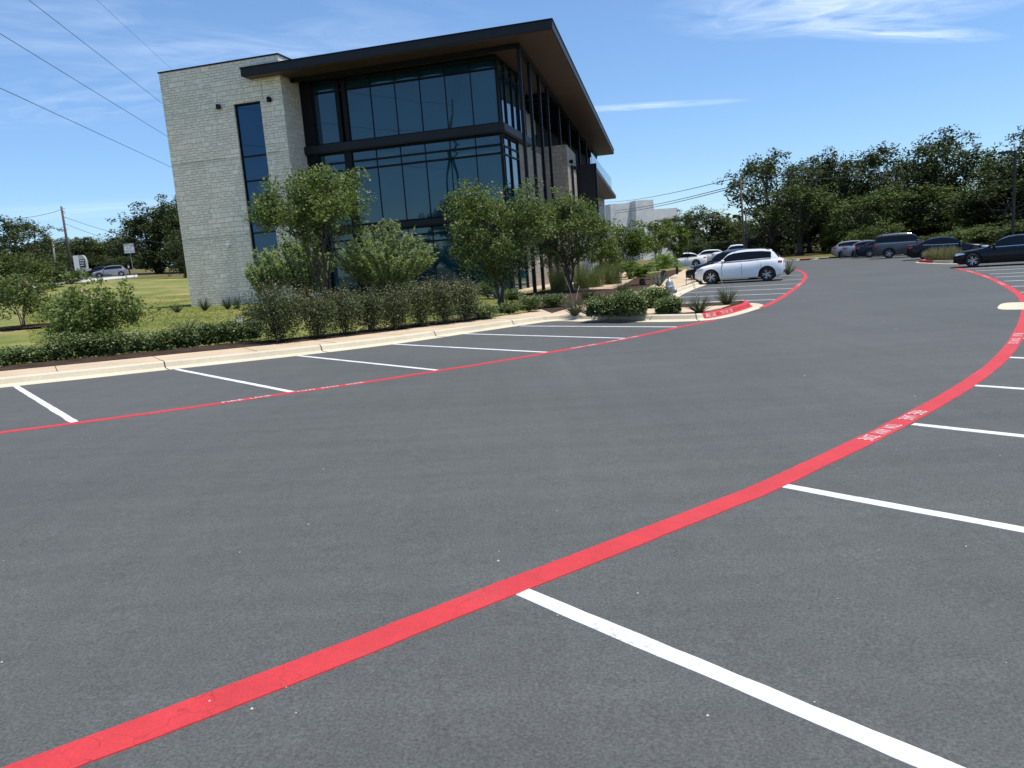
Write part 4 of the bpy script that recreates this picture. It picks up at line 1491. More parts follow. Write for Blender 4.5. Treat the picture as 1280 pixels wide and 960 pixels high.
# rose bushes and other shrubs
def bush(name, px, base_y, top_y, wpx, seed, label, mats, nl, leaf, group, cat='shrub', lumpy=.5, dz=.17, loose=.0, accent=.0, stems=9, depth=1.0, up=.4, elong=1.7, skirt=False):
    rng = np.random.default_rng(seed)
    g = G(px, base_y, dz)
    top = at(px, top_y, g.y + .3)
    h = max(.15, top.z - g.z)
    rad = wpx / FPX * g.length / 2 * 1.12
    h *= 1.08
    st = MB()
    cen = []
    ns = 12 + int(14 * lumpy)
    for k in range(ns):
        a = 2 * PI * (k * .618 + rng.uniform(-.06, .06))
        r = rad * .78 * math.sqrt((k + .5) / ns)
        zt = h * (rng.uniform(.62, 1.0) - .28 * (r / rad) ** 2)
        e = Vector((r * math.cos(a), r * math.sin(a) * depth, zt))
        if k < stems:
            s = Vector((e.x * .25, e.y * .25, -.03))
            st.tube(bez(s, Vector((e.x * .5, e.y * .5, zt * .6)), e, 4), [.012, .011, .009, .006, .004], 4, False)
        n = nl // ns
        g_ = rng.normal(size=(n, 3)) * np.array([rad * .25, rad * .25 * depth, h * .14])
        c = np.array([e.x, e.y, zt * (.86 - .1 * loose)]) + g_
        cen.append(c)
        n2 = int(n * .8)
        t = rng.uniform(.12, .9, n2)[:, None]
        c2 = np.array([e.x, e.y, zt]) * (t * [1, 1, 1] + [0, 0, 0]) + rng.normal(size=(n2, 3)) * np.array([rad * .2, rad * .2 * depth, h * .09])
        c2[:, 0] += e.x * .25 * (1 - t[:, 0]); c2[:, 1] += e.y * .25 * (1 - t[:, 0])
        cen.append(c2)
    if skirt:
        n3 = int(nl * .6)
        aa = rng.uniform(0, 2 * PI, n3); rr_ = rad * .95 * rng.uniform(.3, 1, n3) ** .5
        lump = 1 + .1 * np.sin(aa * 5 + seed) + .07 * np.sin(aa * 9 + 2 * seed)
        cen.append(np.stack([np.cos(aa) * rr_ * lump, np.sin(aa) * rr_ * lump * depth, h * rng.uniform(.02, .75, n3) * np.sqrt(np.clip(1.02 - (rr_ / rad) ** 3, .02, 1))], 1))
    # sprigs standing clear of the outline
    for k in range(int(8 + 14 * loose)):
        a = rng.uniform(0, 2 * PI); r = rad * rng.uniform(.2, 1)
        b = np.array([r * math.cos(a), r * math.sin(a) * depth, h * (.8 - .3 * (r / rad) ** 2)])
        L = h * rng.uniform(.1, .32)
        m = 9
        t = np.linspace(0, 1, m)[:, None]
        cen.append(b + t * np.array([math.cos(a) * .3 * L, math.sin(a) * .3 * L, L]) + rng.normal(size=(m, 3)) * .018)
    cen = np.concatenate(cen)
    cen = cen[cen[:, 2] > .015]
    mi = None
    if accent:
        zr = cen[:, 2] / h
        mi = ((rng.random(len(cen)) < accent * np.clip((zr - .55) * 3, 0, 1.5))).astype(np.int32)
    me = leaf_mesh('foliage', cen, leaf, None, rng, up, elong, None, mi, [M[m] for m in mats])
    e = empty(name, g, 0, label, cat, group)
    st.build('stems', M['bark'], e, True)
    link('foliage', me, e)
    return e


RB = [(349, 425, 352, 66, 'largest reddish brown rose bush at the lawn end of the hedge row'), (398, 420, 362, 48, 'second rose bush of the hedge row, next to the largest'), (432, 416, 360, 46, 'third rose bush of the hedge row from the lawn end'),
      (464, 412, 360, 42, 'fourth rose bush of the hedge row from the lawn end'), (495, 409, 357, 42, 'fifth rose bush of the hedge row from the lawn end'), (526, 405, 352, 42, 'sixth rose bush of the hedge row below the broad willow'), (556, 402, 350, 42, 'seventh rose bush of the hedge row, second from its right end'), (583, 399, 350, 36, 'rose bush at the right end of the hedge row')]
for i, (x, b, t, w, lb) in enumerate(RB):
    bush('rose_bush', x, b + 2, t, w * 1.05, 100 + i, lb, ['rose', 'rosered'], 2600 if i else 4200, .06, 'rose bushes behind the kerb', loose=.8, accent=.13)
# low glossy hedge along the walk
HB = [(-8, 456, 440, 40), (18, 452, 434, 44), (52, 449, 430, 40), (86, 446, 420, 40), (112, 443, 416, 42), (142, 441, 416, 40), (172, 437, 415, 40), (203, 435, 412, 34), (232, 432, 410, 36), (262, 428, 404, 36), (290, 425, 403, 36), (313, 421, 402, 24)]
for i, (x, b, t, w) in enumerate(HB):
    lb = ('low glossy hawthorn shrub partly outside the left edge of the photo' if i == 0 else '%s low glossy hawthorn shrub from the left edge along the walk' % ORD[i - 1])
    bush('hawthorn_shrub', x, b + 2.5, t + (i * 7) % 5 - 1, w * (.78 + .06 * ((i * 5) % 4)), 130 + i, lb, ['haw'], 1900, .065, 'low hawthorns along the walk', loose=.25, lumpy=.7, stems=4, up=.7, skirt=True)
HB2 = [(604, 398, 381, 34, 'pale low hawthorn right of the rose hedge'), (636, 392, 379, 34, 'low hawthorn at the foot of the large crape myrtle'), (662, 389, 371, 30, 'dark rounded shrub right of the large crape myrtle trunk'), (690, 384, 368, 34, 'pale leaved low shrub before the walk corner'), (640, 376, 362, 24, 'small dark shrub behind the large crape myrtle trunk'), (610, 372, 352, 30, 'dark grassy shrub under the glass left of the large crape myrtle')]
for i, (x, b, t, w, lb) in enumerate(HB2): bush('hawthorn_shrub', x, b, t, w, 150 + i, lb, ['haw'], 1500, .065, 'low shrubs by the walk corner', loose=.25, stems=4, up=.7)
HB3 = [(752, 397, 369, 42, 'leftmost round shrub on the end island'), (786, 396.5, 364, 48, 'largest round shrub on the end island, beside the leftmost'), (816, 386, 359, 42, 'round shrub on the end island behind the hydrant row'), (836, 393, 371, 32, 'smallest round shrub on the end island below the hydrant')]
for i, (x, b, t, w, lb) in enumerate(HB3): bush('island_shrub', x, b - 2.5, t + 1, w * .86, 160 + i, lb, ['haw', 'limeleaf'], 3200, .07, 'round shrubs on the end island', loose=.2, lumpy=.9, stems=4, accent=.05, up=.8, skirt=True)


# spiky things
def spiky(name, px, base_y, hpx, wpx, n, width, droop, seed, label, mat, group, dz=.14, flat=.25, cat='plant', stalks=0, inner=.1, seg=3):
    rng = np.random.default_rng(seed)
    g = G(px, base_y, dz)
    k = g.length / FPX
    h, rad = hpx * k, wpx * k / 2
    a = rng.uniform(0, 2 * PI, n)
    e = rng.uniform(flat, 1.0, n) ** .8
    L = np.sqrt(h * h * e * e + rad * rad * (1 - e * e * .85)) * rng.uniform(.8, 1.08, n)
    tip = np.stack([np.cos(a) * rad * np.sqrt(1 - e * e * .9), np.sin(a) * rad * np.sqrt(1 - e * e * .9), h * e * rng.uniform(.85, 1.15, n) + h * droop], 1)
    base = np.stack([np.cos(a) * rad * inner * rng.uniform(0, 1, n), np.sin(a) * rad * inner * rng.uniform(0, 1, n), np.full(n, -.02)], 1)
    me = blade_mesh('blades', base, tip, width, droop, M[mat], rng, seg)
    o = empty(name, g, 0, label, cat, group)
    link('blades', me, o)
    for s in range(stalks):
        aa = rng.uniform(0, 2 * PI)
        sb = MB()
        q = Vector((math.cos(aa) * rad * .5, math.sin(aa) * rad * .5, h * rng.uniform(1.3, 1.9)))
        sb.tube(bez(Vector((0, 0, 0)), Vector((q.x * .2, q.y * .2, q.z * .6)), q, 6), [.008] * 6 + [.012], 4)
        sb.build('flower_stalk', M['tan'], o)
    return o


spiky('yucca', 874, 391, 24, 40, 190, .018, .12, 201, 'spiky red yucca nearest the red kerb on the end island', 'yucca', 'yuccas on the islands', stalks=2)
spiky('yucca', 909, 381, 24, 36, 190, .018, .12, 202, 'spiky red yucca by the red kerb tip of the end island', 'yucca', 'yuccas on the islands', stalks=1)
spiky('yucca', 719, 394, 26, 40, 170, .02, .15, 203, 'grey spiky yucca at the walk corner', 'yucca', 'yuccas on the islands', stalks=2)
spiky('yucca', 985, 343, 18, 22, 120, .025, .1, 204, 'small yucca behind the tail of the white parked wagon', 'yucca', 'yuccas on the islands')
spiky('agave', 232, 418, 22, 50, 70, .03, .1, 205, 'thin leaved spiky plant rising from the low hedge by the walk', 'yucca', 'spiky plants on the lawn edge')
spiky('agave', 322, 412, 16, 40, 60, .03, .12, 206, 'spiky plant beside the largest rose bush', 'yucca', 'spiky plants on the lawn edge')
for i, (x, y, h, w, lb) in enumerate([(256, 388, 16, 22, 'spiky sotol at the left foot of the stone tower'), (285, 386.5, 16, 16, 'grey sotol in the middle of the stone tower foot'), (297, 386, 17, 18, 'pale sotol right of the middle at the stone tower foot'), (222, 390, 11, 26, 'low sotol on the lawn left of the stone tower')]):
    spiky('sotol', x, y, h, w, 90, .03, .12, 210 + i, lb, 'yucca', 'sotols at the foot of the tower', .12)
spiky('ornamental_grass', 700, 363, 34, 40, 900, .012, .22, 220, 'tall green ornamental grass clump under the dark crape myrtle', 'orn', 'tall grasses by the path', .15, .5, inner=.6)
spiky('ornamental_grass', 736, 360, 36, 62, 1300, .012, .22, 221, 'widest green ornamental grass clump with pale seed stalks', 'orn', 'tall grasses by the path', .15, .5, stalks=5, inner=.6)
spiky('ornamental_grass', 765, 356, 32, 40, 800, .012, .22, 222, 'green ornamental grass clump beside the lime green tree', 'orn', 'tall grasses by the path', .15, .5, inner=.6)
spiky('ornamental_grass', 735, 374, 17, 34, 220, .016, .3, 223, 'low grey green grass tuft in the mulch by the walk', 'yucca', 'tall grasses by the path', .17, .3, inner=.4)
spiky('ornamental_grass', 778, 366, 16, 30, 200, .016, .3, 224, 'low grey green grass tuft behind the island shrubs', 'yucca', 'tall grasses by the path', .17, .3, inner=.4)
spiky('agave', 824, 357, 23, 24, 34, .10, .05, 225, 'blue grey agave between the sago palms', 'agave', 'agaves by the path', .17, .15)
spiky('agave', 622, 372, 20, 30, 40, .09, .05, 226, 'grey agave under the glass behind the rose hedge', 'agave', 'agaves by the path', .17, .15)
spiky('ornamental_grass', 1178, 323.5, 15, 46, 700, .03, .2, 227, 'tan ornamental grass filling the small island by the black sedan', 'drygrass', 'tall grasses by the path', .16, .4, inner=.8)


def sago(px, base_y, hpx, wpx, seed, label):
    rng = np.random.default_rng(seed)
    g = G(px, base_y, .17)
    k = g.length / FPX
    h, rad = hpx * k, wpx * k / 2
    o = empty('sago_palm', g, 0, label, 'palm', 'sago palms by the path')
    mb = MB()
    th = h * .3
    mb.lathe([(.14, -.05), (.17, th * .4), (.15, th), (.05, th * 1.1)], 10)
    mb.build('trunk', M['bark'], o)
    B, Tt = [], []
    for i in range(44):
        a = rng.uniform(0, 2 * PI); e = rng.uniform(.1, 1)
        end = Vector((math.cos(a) * rad * math.sqrt(1 - e * e * .9), math.sin(a) * rad * math.sqrt(1 - e * e * .9), th + (h - th) * e * rng.uniform(.7, 1.1)))
        pts = bez(Vector((0, 0, th)), Vector((end.x * .5, end.y * .5, end.z + h * .18)), end, 14)
        for j in range(2, 14):
            d = (pts[j + 1] - pts[j]).normalized()
            s = d.cross(Vector((0, 0, 1))).normalized()
            w = rad * .26 * math.sin(PI * (j + 1) / 16)
            for sg in (-1, 1):
                for q in (0, .5):
                    p = pts[j] + (pts[j + 1] - pts[j]) * q
                    B.append(p); Tt.append(p + s * sg * w + d * w * .55 + Vector((0, 0, .25 * w)))
    link('fronds', blade_mesh('fronds', np.array(B), np.array(Tt), .028, .1, M['palm'], rng, 1), o)
    return o


sago(803, 356, 24, 46, 301, 'bright sago palm in the mulch nearest the hydrant')
sago(830, 348, 30, 46, 302, 'larger sago palm at the edge of the path')
sago(788, 349, 22, 36, 303, 'sago palm half hidden at the trunk of the lime green tree')
sago(760, 346, 22, 40, 304, 'dark sago palm behind the widest grass clump')

# short grass standing on the nearest stretches of lawn
rng_ = np.random.default_rng(77)
cells = []
i0 = K1[0]
pts_ = []
tries = 0
X = rng_.uniform(-40, 4, 160000); Yv = rng_.uniform(14, 62, 160000)
kx = np.array([[p.x, p.y] for p in K1[::6]]); kk = np.array([[n.x, n.y] for n in kn[::6]])
sel = []
for x, y in zip(X, Yv):
    if not (-.62 * y < x < .05 * y): continue
    if y > 34 and rng_.random() > 16 / (y - 18): continue
    d = (kx - [x, y]); j = int(np.argmin((d * d).sum(1)))
    s = -(d[j] @ kk[j])
    if s < 3.7: continue
    if inside(LAWN, x, y): sel.append((x, y, T(x, y) + .10))
b_ = np.array(sel)
tp = b_ + np.stack([rng_.normal(0, .06, len(b_)), rng_.normal(0, .06, len(b_)), rng_.uniform(.03, .06, len(b_))], 1)
gm = blade_mesh('grass', b_, tp, .03, .1, M['blade'], rng_, 1)
tag(link('grass', gm), 'short mown grass standing on the lawn near the kerb beds', 'grass', None, 'stuff')

# ------------------------------------------------------------------ vehicles
def lerp_prof(prof, x):
    if x <= prof[0][0]: return prof[0][1]
    for (a, za), (b, zb) in zip(prof, prof[1:]):
        if x <= b:
            t = (x - a) / (b - a)
            t = t * t * (3 - 2 * t) * .5 + t * .5
            return za + (zb - za) * t
    return prof[-1][1]


PAINT = {}


def paint(name, col, metal=.35, rough=.28):
    if name not in PAINT: PAINT[name] = simple(name, col, rough, metal, .04, 1.5, 0, .3 if sum(col) > .3 else .18, .35 if sum(col) > .3 else .28)
    return PAINT[name]


# s runs from the nose (0) to the tail (1)
SUVS = dict(L=4.46, W=1.88, H=1.66, wb=2.82, fo=.86, wr=.365, clr=.24,
            low=[(0, .66), (.03, .80), (.08, .90), (.16, .97), (.27, 1.06), (.36, 1.08), (.6, 1.10), (.8, 1.14), (.93, 1.14), (.975, 1.08), (1, .98)],
            roof=[(.25, 1.05), (.30, 1.17), (.40, 1.54), (.46, 1.62), (.6, 1.66), (.75, 1.64), (.85, 1.585), (.885, 1.50), (.962, 1.13)],
            ws=(.25, .415), rw=(.872, .962), sg=(.31, .865), pil=(.545, .735), rails=True, hl=(.02, .105, .72, .84), tl=(.945, .99, .90, 1.02), clad=.16)
WAGON4 = dict(L=4.82, W=1.92, H=1.84, wb=2.79, fo=.9, wr=.39, clr=.28,
              low=[(0, .72), (.03, .98), (.08, 1.06), (.2, 1.12), (.29, 1.17), (.5, 1.18), (.9, 1.19), (.985, 1.18), (1, .9)],
              roof=[(.27, 1.16), (.315, 1.3), (.38, 1.70), (.43, 1.79), (.6, 1.84), (.88, 1.82), (.94, 1.77), (.985, 1.2)],
              ws=(.27, .405), rw=(.925, .985), sg=(.33, .955), pil=(.53, .71), rails=True, hl=(.0, .08, .82, 1.0), tl=(.945, .995, .9, 1.12), clad=.18)
SEDANS = dict(L=4.9, W=1.86, H=1.46, wb=2.95, fo=.86, wr=.345, clr=.18,
              low=[(0, .58), (.02, .68), (.06, .76), (.15, .83), (.28, .92), (.34, .94), (.6, .96), (.8, 1.0), (.9, 1.02), (.975, 1.02), (1, .9)],
              roof=[(.27, .91), (.33, 1.03), (.42, 1.33), (.48, 1.42), (.57, 1.46), (.66, 1.43), (.74, 1.35), (.82, 1.15), (.87, 1.01)],
              ws=(.27, .435), rw=(.72, .87), sg=(.33, .80), pil=(.555,), rails=False, hl=(.015, .10, .60, .72), tl=(.93, .99, .80, .94), clad=.1)
HATCH = dict(L=4.3, W=1.8, H=1.5, wb=2.65, fo=.85, wr=.325, clr=.18,
             low=[(0, .6), (.02, .72), (.07, .82), (.16, .9), (.26, .97), (.6, 1.0), (.9, 1.04), (.97, 1.0), (1, .85)],
             roof=[(.23, .95), (.3, 1.1), (.4, 1.4), (.47, 1.48), (.6, 1.5), (.78, 1.46), (.88, 1.36), (.97, 1.03)],
             ws=(.23, .415), rw=(.86, .97), sg=(.3, .9), pil=(.55, .76), rails=False, hl=(.02, .1, .64, .78), tl=(.92, .99, .84, 1.0), clad=.1)
PICKUP = dict(L=5.6, W=1.98, H=1.88, wb=3.5, fo=.95, wr=.4, clr=.32,
              low=[(0, .78), (.02, 1.08), (.07, 1.16), (.22, 1.2), (.3, 1.22), (.6, 1.24), (.99, 1.26), (1, 1.0)],
              roof=[(.26, 1.2), (.3, 1.34), (.36, 1.75), (.4, 1.84), (.5, 1.88), (.6, 1.86), (.635, 1.8), (.66, 1.24)],
              ws=(.26, .375), rw=(.625, .66), sg=(.31, .64), pil=(.475,), rails=False, hl=(.0, .06, .88, 1.08), tl=(.965, .995, .9, 1.2), clad=.14)

YM = [(0, .90), (.1, .965), (.3, .995), (.5, 1.0), (.72, .985), (.88, .955), (1.0, .885)]


def car(name, label, cat, group, pos, heading, S, pm, clad=None, plate=True, tint=None):
    L, W, H = S['L'], S['W'], S['H']
    e = empty(name, (pos[0], pos[1], T(pos[0], pos[1]) + .004), heading, label, cat, group)
    X = lambda s: L / 2 - s * L
    axf = L / 2 - S['fo']; axr = axf - S['wb']
    Ra = S['wr'] + .065

    def hw(s):
        f = max(0, (.2 - s) / .2); r = max(0, (s - .84) / .16)
        return W / 2 * (1 - .20 * f ** 2.2 - .13 * r ** 2.2)

    def zbot(s):
        x = X(s)
        z = S['clr'] + .10 * max(0, (.06 - s) / .06) + .16 * max(0, (s - .93) / .07)
        for ax in (axf, axr):
            d = abs(x - ax)
            if d < Ra: z = max(z, S['wr'] + math.sqrt(Ra * Ra - d * d))
        return z
    st = sorted(set([i / 54 for i in range(55)] + [(L / 2 - (ax + Ra * math.cos(a))) / L for ax in (axf, axr) for a in [PI * k / 10 for k in range(11)]] + [.006, .994]))
    st = [s for s in st if 0 <= s <= 1]
    z0base = S['clr']

    def ymul(z, s):
        zt = lerp_prof(S['low'], s)
        f = (z - z0base) / max(.05, zt - z0base)
        return lerp_prof(YM, min(1, max(0, f)))
    rows = [0, .14, .32, .5, .68, .84, .95, 1.0]
    mb = MB()
    K = len(rows) * 2 + 3
    for s in st:
        zt, zb, h = lerp_prof(S['low'], s), zbot(s), hw(s)
        ring = []
        for f in rows:
            z = zb + (zt - zb) * f
            ring.append((X(s), h * ymul(z, s), z))
        top = [(X(s), h * .6, zt + .028), (X(s), 0, zt + .042), (X(s), -h * .6, zt + .028)]
        ring = ring + top + [(a, -b, c) for a, b, c in reversed(ring)]
        mb.v += ring
    for i in range(len(st) - 1):
        for j in range(K - 1):
            mb.f.append((i * K + j, i * K + j + 1, (i + 1) * K + j + 1, (i + 1) * K + j)); mb.m.append(0)
    mb.f.append(tuple(range(K - 1, -1, -1))); mb.m.append(0)
    mb.f.append(tuple((len(st) - 1) * K + k for k in range(K))); mb.m.append(0)
    # greenhouse
    gs = [s for s in st if S['roof'][0][0] <= s <= S['roof'][-1][0]]
    Hm = H
    trow = [0, .1, .5, .88, 1.0]
    glass = {'windscreen': MB(), 'rear_window': MB(), 'side_window': [MB(), MB()]}
    prev = None

    def gring(s):
        zt, zr, h = lerp_prof(S['low'], s), max(lerp_prof(S['roof'], s), lerp_prof(S['low'], s) + .005), hw(s)
        full = (zr - zt) / (Hm - zt)
        ye = h * (.885 - .215 * full)
        out = []
        for t in trow:
            out.append((X(s), h * .885 + (ye - h * .885) * t ** 1.15, zt + (zr - zt - .025 * full) * t))
        out += [(X(s), ye * .82, zr), (X(s), ye * .4, zr + .02 * full), (X(s), 0, zr + .026 * full)]
        return out
    base = len(mb.v)
    gr = [gring(s) for s in gs]
    n = len(gr[0])
    full = [r + [(a, -b, c) for a, b, c in reversed(r[:-1])] for r in gr]
    KK = len(full[0])
    for r in full: mb.v += r
    for i in range(len(gs) - 1):
        sm_ = (gs[i] + gs[i + 1]) / 2
        zt, zr = lerp_prof(S['low'], sm_), lerp_prof(S['roof'], sm_)
        for j in range(KK - 1):
            jj = j if j < n - 1 else KK - 2 - j
            side = 0 if j < n - 1 else 1
            tgt = None
            if jj in (1, 2) and S['sg'][0] < sm_ < S['sg'][1] and zr - zt > .14:
                tgt = glass['side_window'][side]
            elif jj >= 4 and S['ws'][0] + .01 < sm_ < S['ws'][1]:
                if jj >= 5: tgt = glass['windscreen']
            elif jj >= 5 and S['rw'][0] < sm_ < S['rw'][1] - .008: tgt = glass['rear_window']
            q = (base + i * KK + j, base + i * KK + j + 1, base + (i + 1) * KK + j + 1, base + (i + 1) * KK + j)
            if tgt is None or tgt == 'dark':
                mb.f.append(q); mb.m.append(1 if tgt == 'dark' else 0)
            else:
                tgt.add([mb.v[k] for k in q], [(0, 1, 2, 3)])
    body = mb.build('body', [pm, M['black']], e, True)
    bm = bmesh.new(); bm.from_mesh(body.data)
    bmesh.ops.remove_doubles(bm, verts=bm.verts, dist=.0006)
    bmesh.ops.recalc_face_normals(bm, faces=bm.faces)
    for ed in bm.edges:
        if ed.is_manifold and ed.calc_face_angle(0) > R(38): ed.smooth = False
    bm.to_mesh(body.data); bm.free()

    def fin(m_, nm, mat):
        if not m_.f: return
        o = m_.build(nm, mat, e, True)
        b = bmesh.new(); b.from_mesh(o.data)
        bmesh.ops.remove_doubles(b, verts=b.verts, dist=.0006)
        bmesh.ops.recalc_face_normals(b, faces=b.faces)
        b.to_mesh(o.data); b.free()
        return o
    fin(glass['windscreen'], 'windscreen', M['carglass']); fin(glass['rear_window'], 'rear_window', M['carglass'])
    for m_ in glass['side_window']: fin(m_, 'side_window', M['carglass'])
    # bright strip along the window sill
    # underside and wheel wells
    ub = MB(); ub.box(-L / 2 + .25, L / 2 - .25, -W / 2 + .24, W / 2 - .24, S['clr'] - .02, .75)
    for ax in (axf, axr): ub.box(ax - Ra, ax + Ra, -W / 2 + .2, W / 2 - .2, .4, .8)
    ub.build('underbody', M['dark'], e)

    def patch(s0, s1, z0, z1, side, out, nm, mat, par, ns=6, nz=2, taper=0.0):
        p = MB()
        for i in range(ns + 1):
            s = s0 + (s1 - s0) * i / ns
            for j in range(nz + 1):
                a = z0 + (z1 - z0) * j / nz
                if taper: a = z1 + (a - z1) * (1 - taper * i / ns)
                p.v.append((X(s), side * (hw(s) * ymul(a, s) + out), a))
        for i in range(ns):
            for j in range(nz):
                k = i * (nz + 1) + j
                p.f.append((k, k + 1, k + nz + 2, k + nz + 1)); p.m.append(0)
        return p.build(nm, mat, par, True)
    for sd in (-1, 1):
        h = S['hl']; patch(h[0], h[1], h[2], h[3], sd, .007, 'headlight', M['lamp'], e, taper=.55)
        t = S['tl']; patch(t[1], t[0], t[2], t[3], sd, .007, 'taillight', M['tail'], e, taper=.3)
        if clad: patch(.1, .92, S['clr'] + .0, S['clr'] + S['clad'] * .6, sd, .004, 'sill', M['dark'], body, 14, 1) if False else None
        # doors: seams and handles
        for s in S['pil'][:1] + (S['sg'][0] + .01, S['pil'][0] + .215):
            patch(s - .0016, s + .0016, S['clr'] + .12, lerp_prof(S['low'], s) - .03, sd, .003, 'door_seam', M['dark'], body, 1, 6)
        for s in (S['pil'][0] - .035, S['pil'][0] + .165):
            z = lerp_prof(S['low'], s) - .13
            patch(s, s + .04, z, z + .028, sd, .03, 'door_handle', pm, e, 2, 1)
        # window sill strip
        zf = lambda s: lerp_prof(S['low'], s)
        p = MB()
        for i in range(13):
            s = S['sg'][0] + (S['sg'][1] - S['sg'][0]) * i / 12
            y = hw(s) * .885 + .012
            p.v += [(X(s), sd * (y + .012), zf(s) - .012), (X(s), sd * (y - .002), zf(s) + .022)]
        for i in range(12): p.f.append((2 * i, 2 * i + 1, 2 * i + 3, 2 * i + 2)); p.m.append(0)
        p.build('window_trim', M['chrome'] if tint == 'chrome' else M['dark'], body)
        m_ = MB()
        s = S['ws'][0] + .085
        Mx = Matrix.Translation((X(s), sd * (W / 2 + .09), lerp_prof(S['low'], s) + .09)) @ Matrix.Diagonal((.09, .11, .075, 1))
        m_.lathe([(0, -1), (.6, -.8), (.95, -.3), (1, .2), (.8, .75), (0, 1)], 10, 0, Mx)
        m_.box(X(s) - .03, X(s) + .03, sd * W / 2 * .86 if sd > 0 else -W / 2 - .04, W / 2 + .04 if sd > 0 else -W / 2 * .86, lerp_prof(S['low'], s) + .03, lerp_prof(S['low'], s) + .06)
        m_.build('mirror', pm, e, True)
        if S['rails']:
            p = MB()
            pts = []
            for i in range(9):
                s = S['ws'][1] + .03 + (S['rw'][0] - S['ws'][1] - .05) * i / 8
                zr = lerp_prof(S['roof'], s); f = (zr - lerp_prof(S['low'], s)) / (H - lerp_prof(S['low'], s))
                pts.append((X(s), sd * hw(s) * (.885 - .215 * f) * .86, zr + (.045 if 0 < i < 8 else .0)))
            p.tube(pts, .018, 6)
            p.build('roof_rail', M['chrome'] if tint == 'chrome' else M['dark'], e)
    # grille and plates
    g = MB()
    zc = S['low'][0][1]
    g.box(L / 2 - .06, L / 2 + .012, -W * .24, W * .24, S['clr'] + .16, zc - .06)
    g.build('grille', M['dark'], e)
    g = MB(); g.box(L / 2 - .05, L / 2 + .008, -W * .36, W * .36, S['clr'] + .06, S['clr'] + .15)
    g.build('bumper_vent', M['dark'], e)
    g = MB(); g.box(-L / 2 - .012, -L / 2 + .05, -.26, .26, .72, .84)
    g.build('licence_plate', M['signw'], e)
    g = MB(); g.box(-L / 2 - .01, -L / 2 + .1, -W * .36, W * .36, S['clr'] + .14, S['clr'] + .28)
    g.build('rear_bumper_trim', M['dark'], e)
    # tail lamps across the back corners
    for sd in (-1, 1):
        t = S['tl']
        g = MB()
        yo = hw(.99) * .86
        g.box(-L / 2 - .012, -L / 2 + .06, sd * yo if sd < 0 else yo - .3, -yo + .3 if sd < 0 else yo, t[2] + .02, t[3] - .02)
        g.build('taillight', M['tail'], e)
    # wheels
    r = S['wr']
    for ax in (axf, axr):
        for sd in (-1, 1):
            Mx = Matrix.Translation((ax, sd * (W / 2 - .125), r)) @ Matrix.Rotation(-sd * PI / 2, 4, 'X')
            w = MB()
            w.lathe([(r * .66, -.11), (r * .93, -.115), (r * .985, -.08), (r, -.03), (r, .03), (r * .985, .08), (r * .93, .115), (r * .68, .112), (r * .66, .06)], 26, 0, Mx)
            wo = w.build('wheel', M['tyre'], e, True)
            d = MB()
            d.lathe([(r * .69, .05), (r * .69, .108), (r * .64, .11), (r * .6, .06), (r * .05, .05)], 26, 1, Mx)
            for k in range(5):
                for q in (-.17, .17):
                    a = 2 * PI * k / 5 + q * 1.3
                    Rz = Mx @ Matrix.Rotation(a, 4, 'Z')
                    vs = [(r * .12, -.016, .062), (r * .12, .016, .062), (r * .64, .02, .096), (r * .64, -.02, .096), (r * .12, -.016, .095), (r * .12, .016, .095), (r * .64, .017, .112), (r * .64, -.017, .112)]
                    d.add([Rz @ Vector(v) for v in vs], [(4, 5, 6, 7), (0, 1, 5, 4), (1, 2, 6, 5), (2, 3, 7, 6), (3, 0, 4, 7)], 0)
            d.lathe([(r * .15, .06), (r * .15, .105), (r * .1, .115), (.001, .118)], 12, 0, Mx)
            d.build('rim', [M['rim'], M['dark']], wo)
    return e


WHITE = paint('white car paint', (.88, .885, .89), 0, .25)
DGREY = paint('dark grey car paint', (.022, .024, .028), .2)
BLACK = paint('black car paint', (.005, .006, .008), .0, .25)
SILV = paint('silver car paint', (.26, .27, .29), .5)
PALE = paint('pale silver car paint', (.33, .34, .34), .4)
NAVY = paint('navy car paint', (.006, .010, .025), .1)
SLATE = paint('slate grey car paint', (.075, .08, .085), .3)

# the white wagon: its near wheels stand where the photograph shows them
wf, wr_ = v2(G(889, 355)), v2(G(960, 351.8))
hd_w = Vector((-.915, .403))
wf = (wf + wr_) / 2 + hd_w * SUVS['wb'] / 2
nl = Vector((-hd_w.y, hd_w.x))
cw_ = wf - hd_w * (SUVS['L'] / 2 - SUVS['fo'])
side = -1 if nl.dot(Vector((0, 0)) - wf) < 0 else 1
ctr = cw_ - nl * side * (SUVS['W'] / 2 - .12)
car('parked_suv', 'white compact crossover parked side on beside the tan path', 'car', 'cars parked by the building', ctr, math.atan2(hd_w.y, hd_w.x), SUVS, WHITE, True)
away = -nl * side
car('parked_suv', 'dark grey crossover mostly hidden behind the white crossover', 'car', 'cars parked by the building', ctr + away * 2.8 + hd_w * 1.0, math.atan2(hd_w.y, hd_w.x), SUVS, DGREY, True, tint='chrome')
p = v2(G(866, 333.5))
car('parked_sedan', 'white sedan parked across the path behind the sago palms', 'car', 'cars parked by the building', p + Vector((-.8, 1.0)), math.atan2(.24, -.97), SEDANS, WHITE)
p = v2(G(912, 329))
car('pickup_truck', 'white pickup behind the dark grey crossover, only its cab showing', 'pickup', 'cars parked by the building', p + Vector((2.6, 6)), math.atan2(.24, -.97), PICKUP, WHITE)
p = v2(G(876, 329))
car('parked_hatchback', 'far white hatchback behind the roof of the white sedan', 'car', 'cars parked by the building', p + Vector((1, 1)), math.atan2(.24, -.97), HATCH, WHITE)
# right hand rows: heads towards the oaks
ang = math.atan2(hd.y, hd.x)


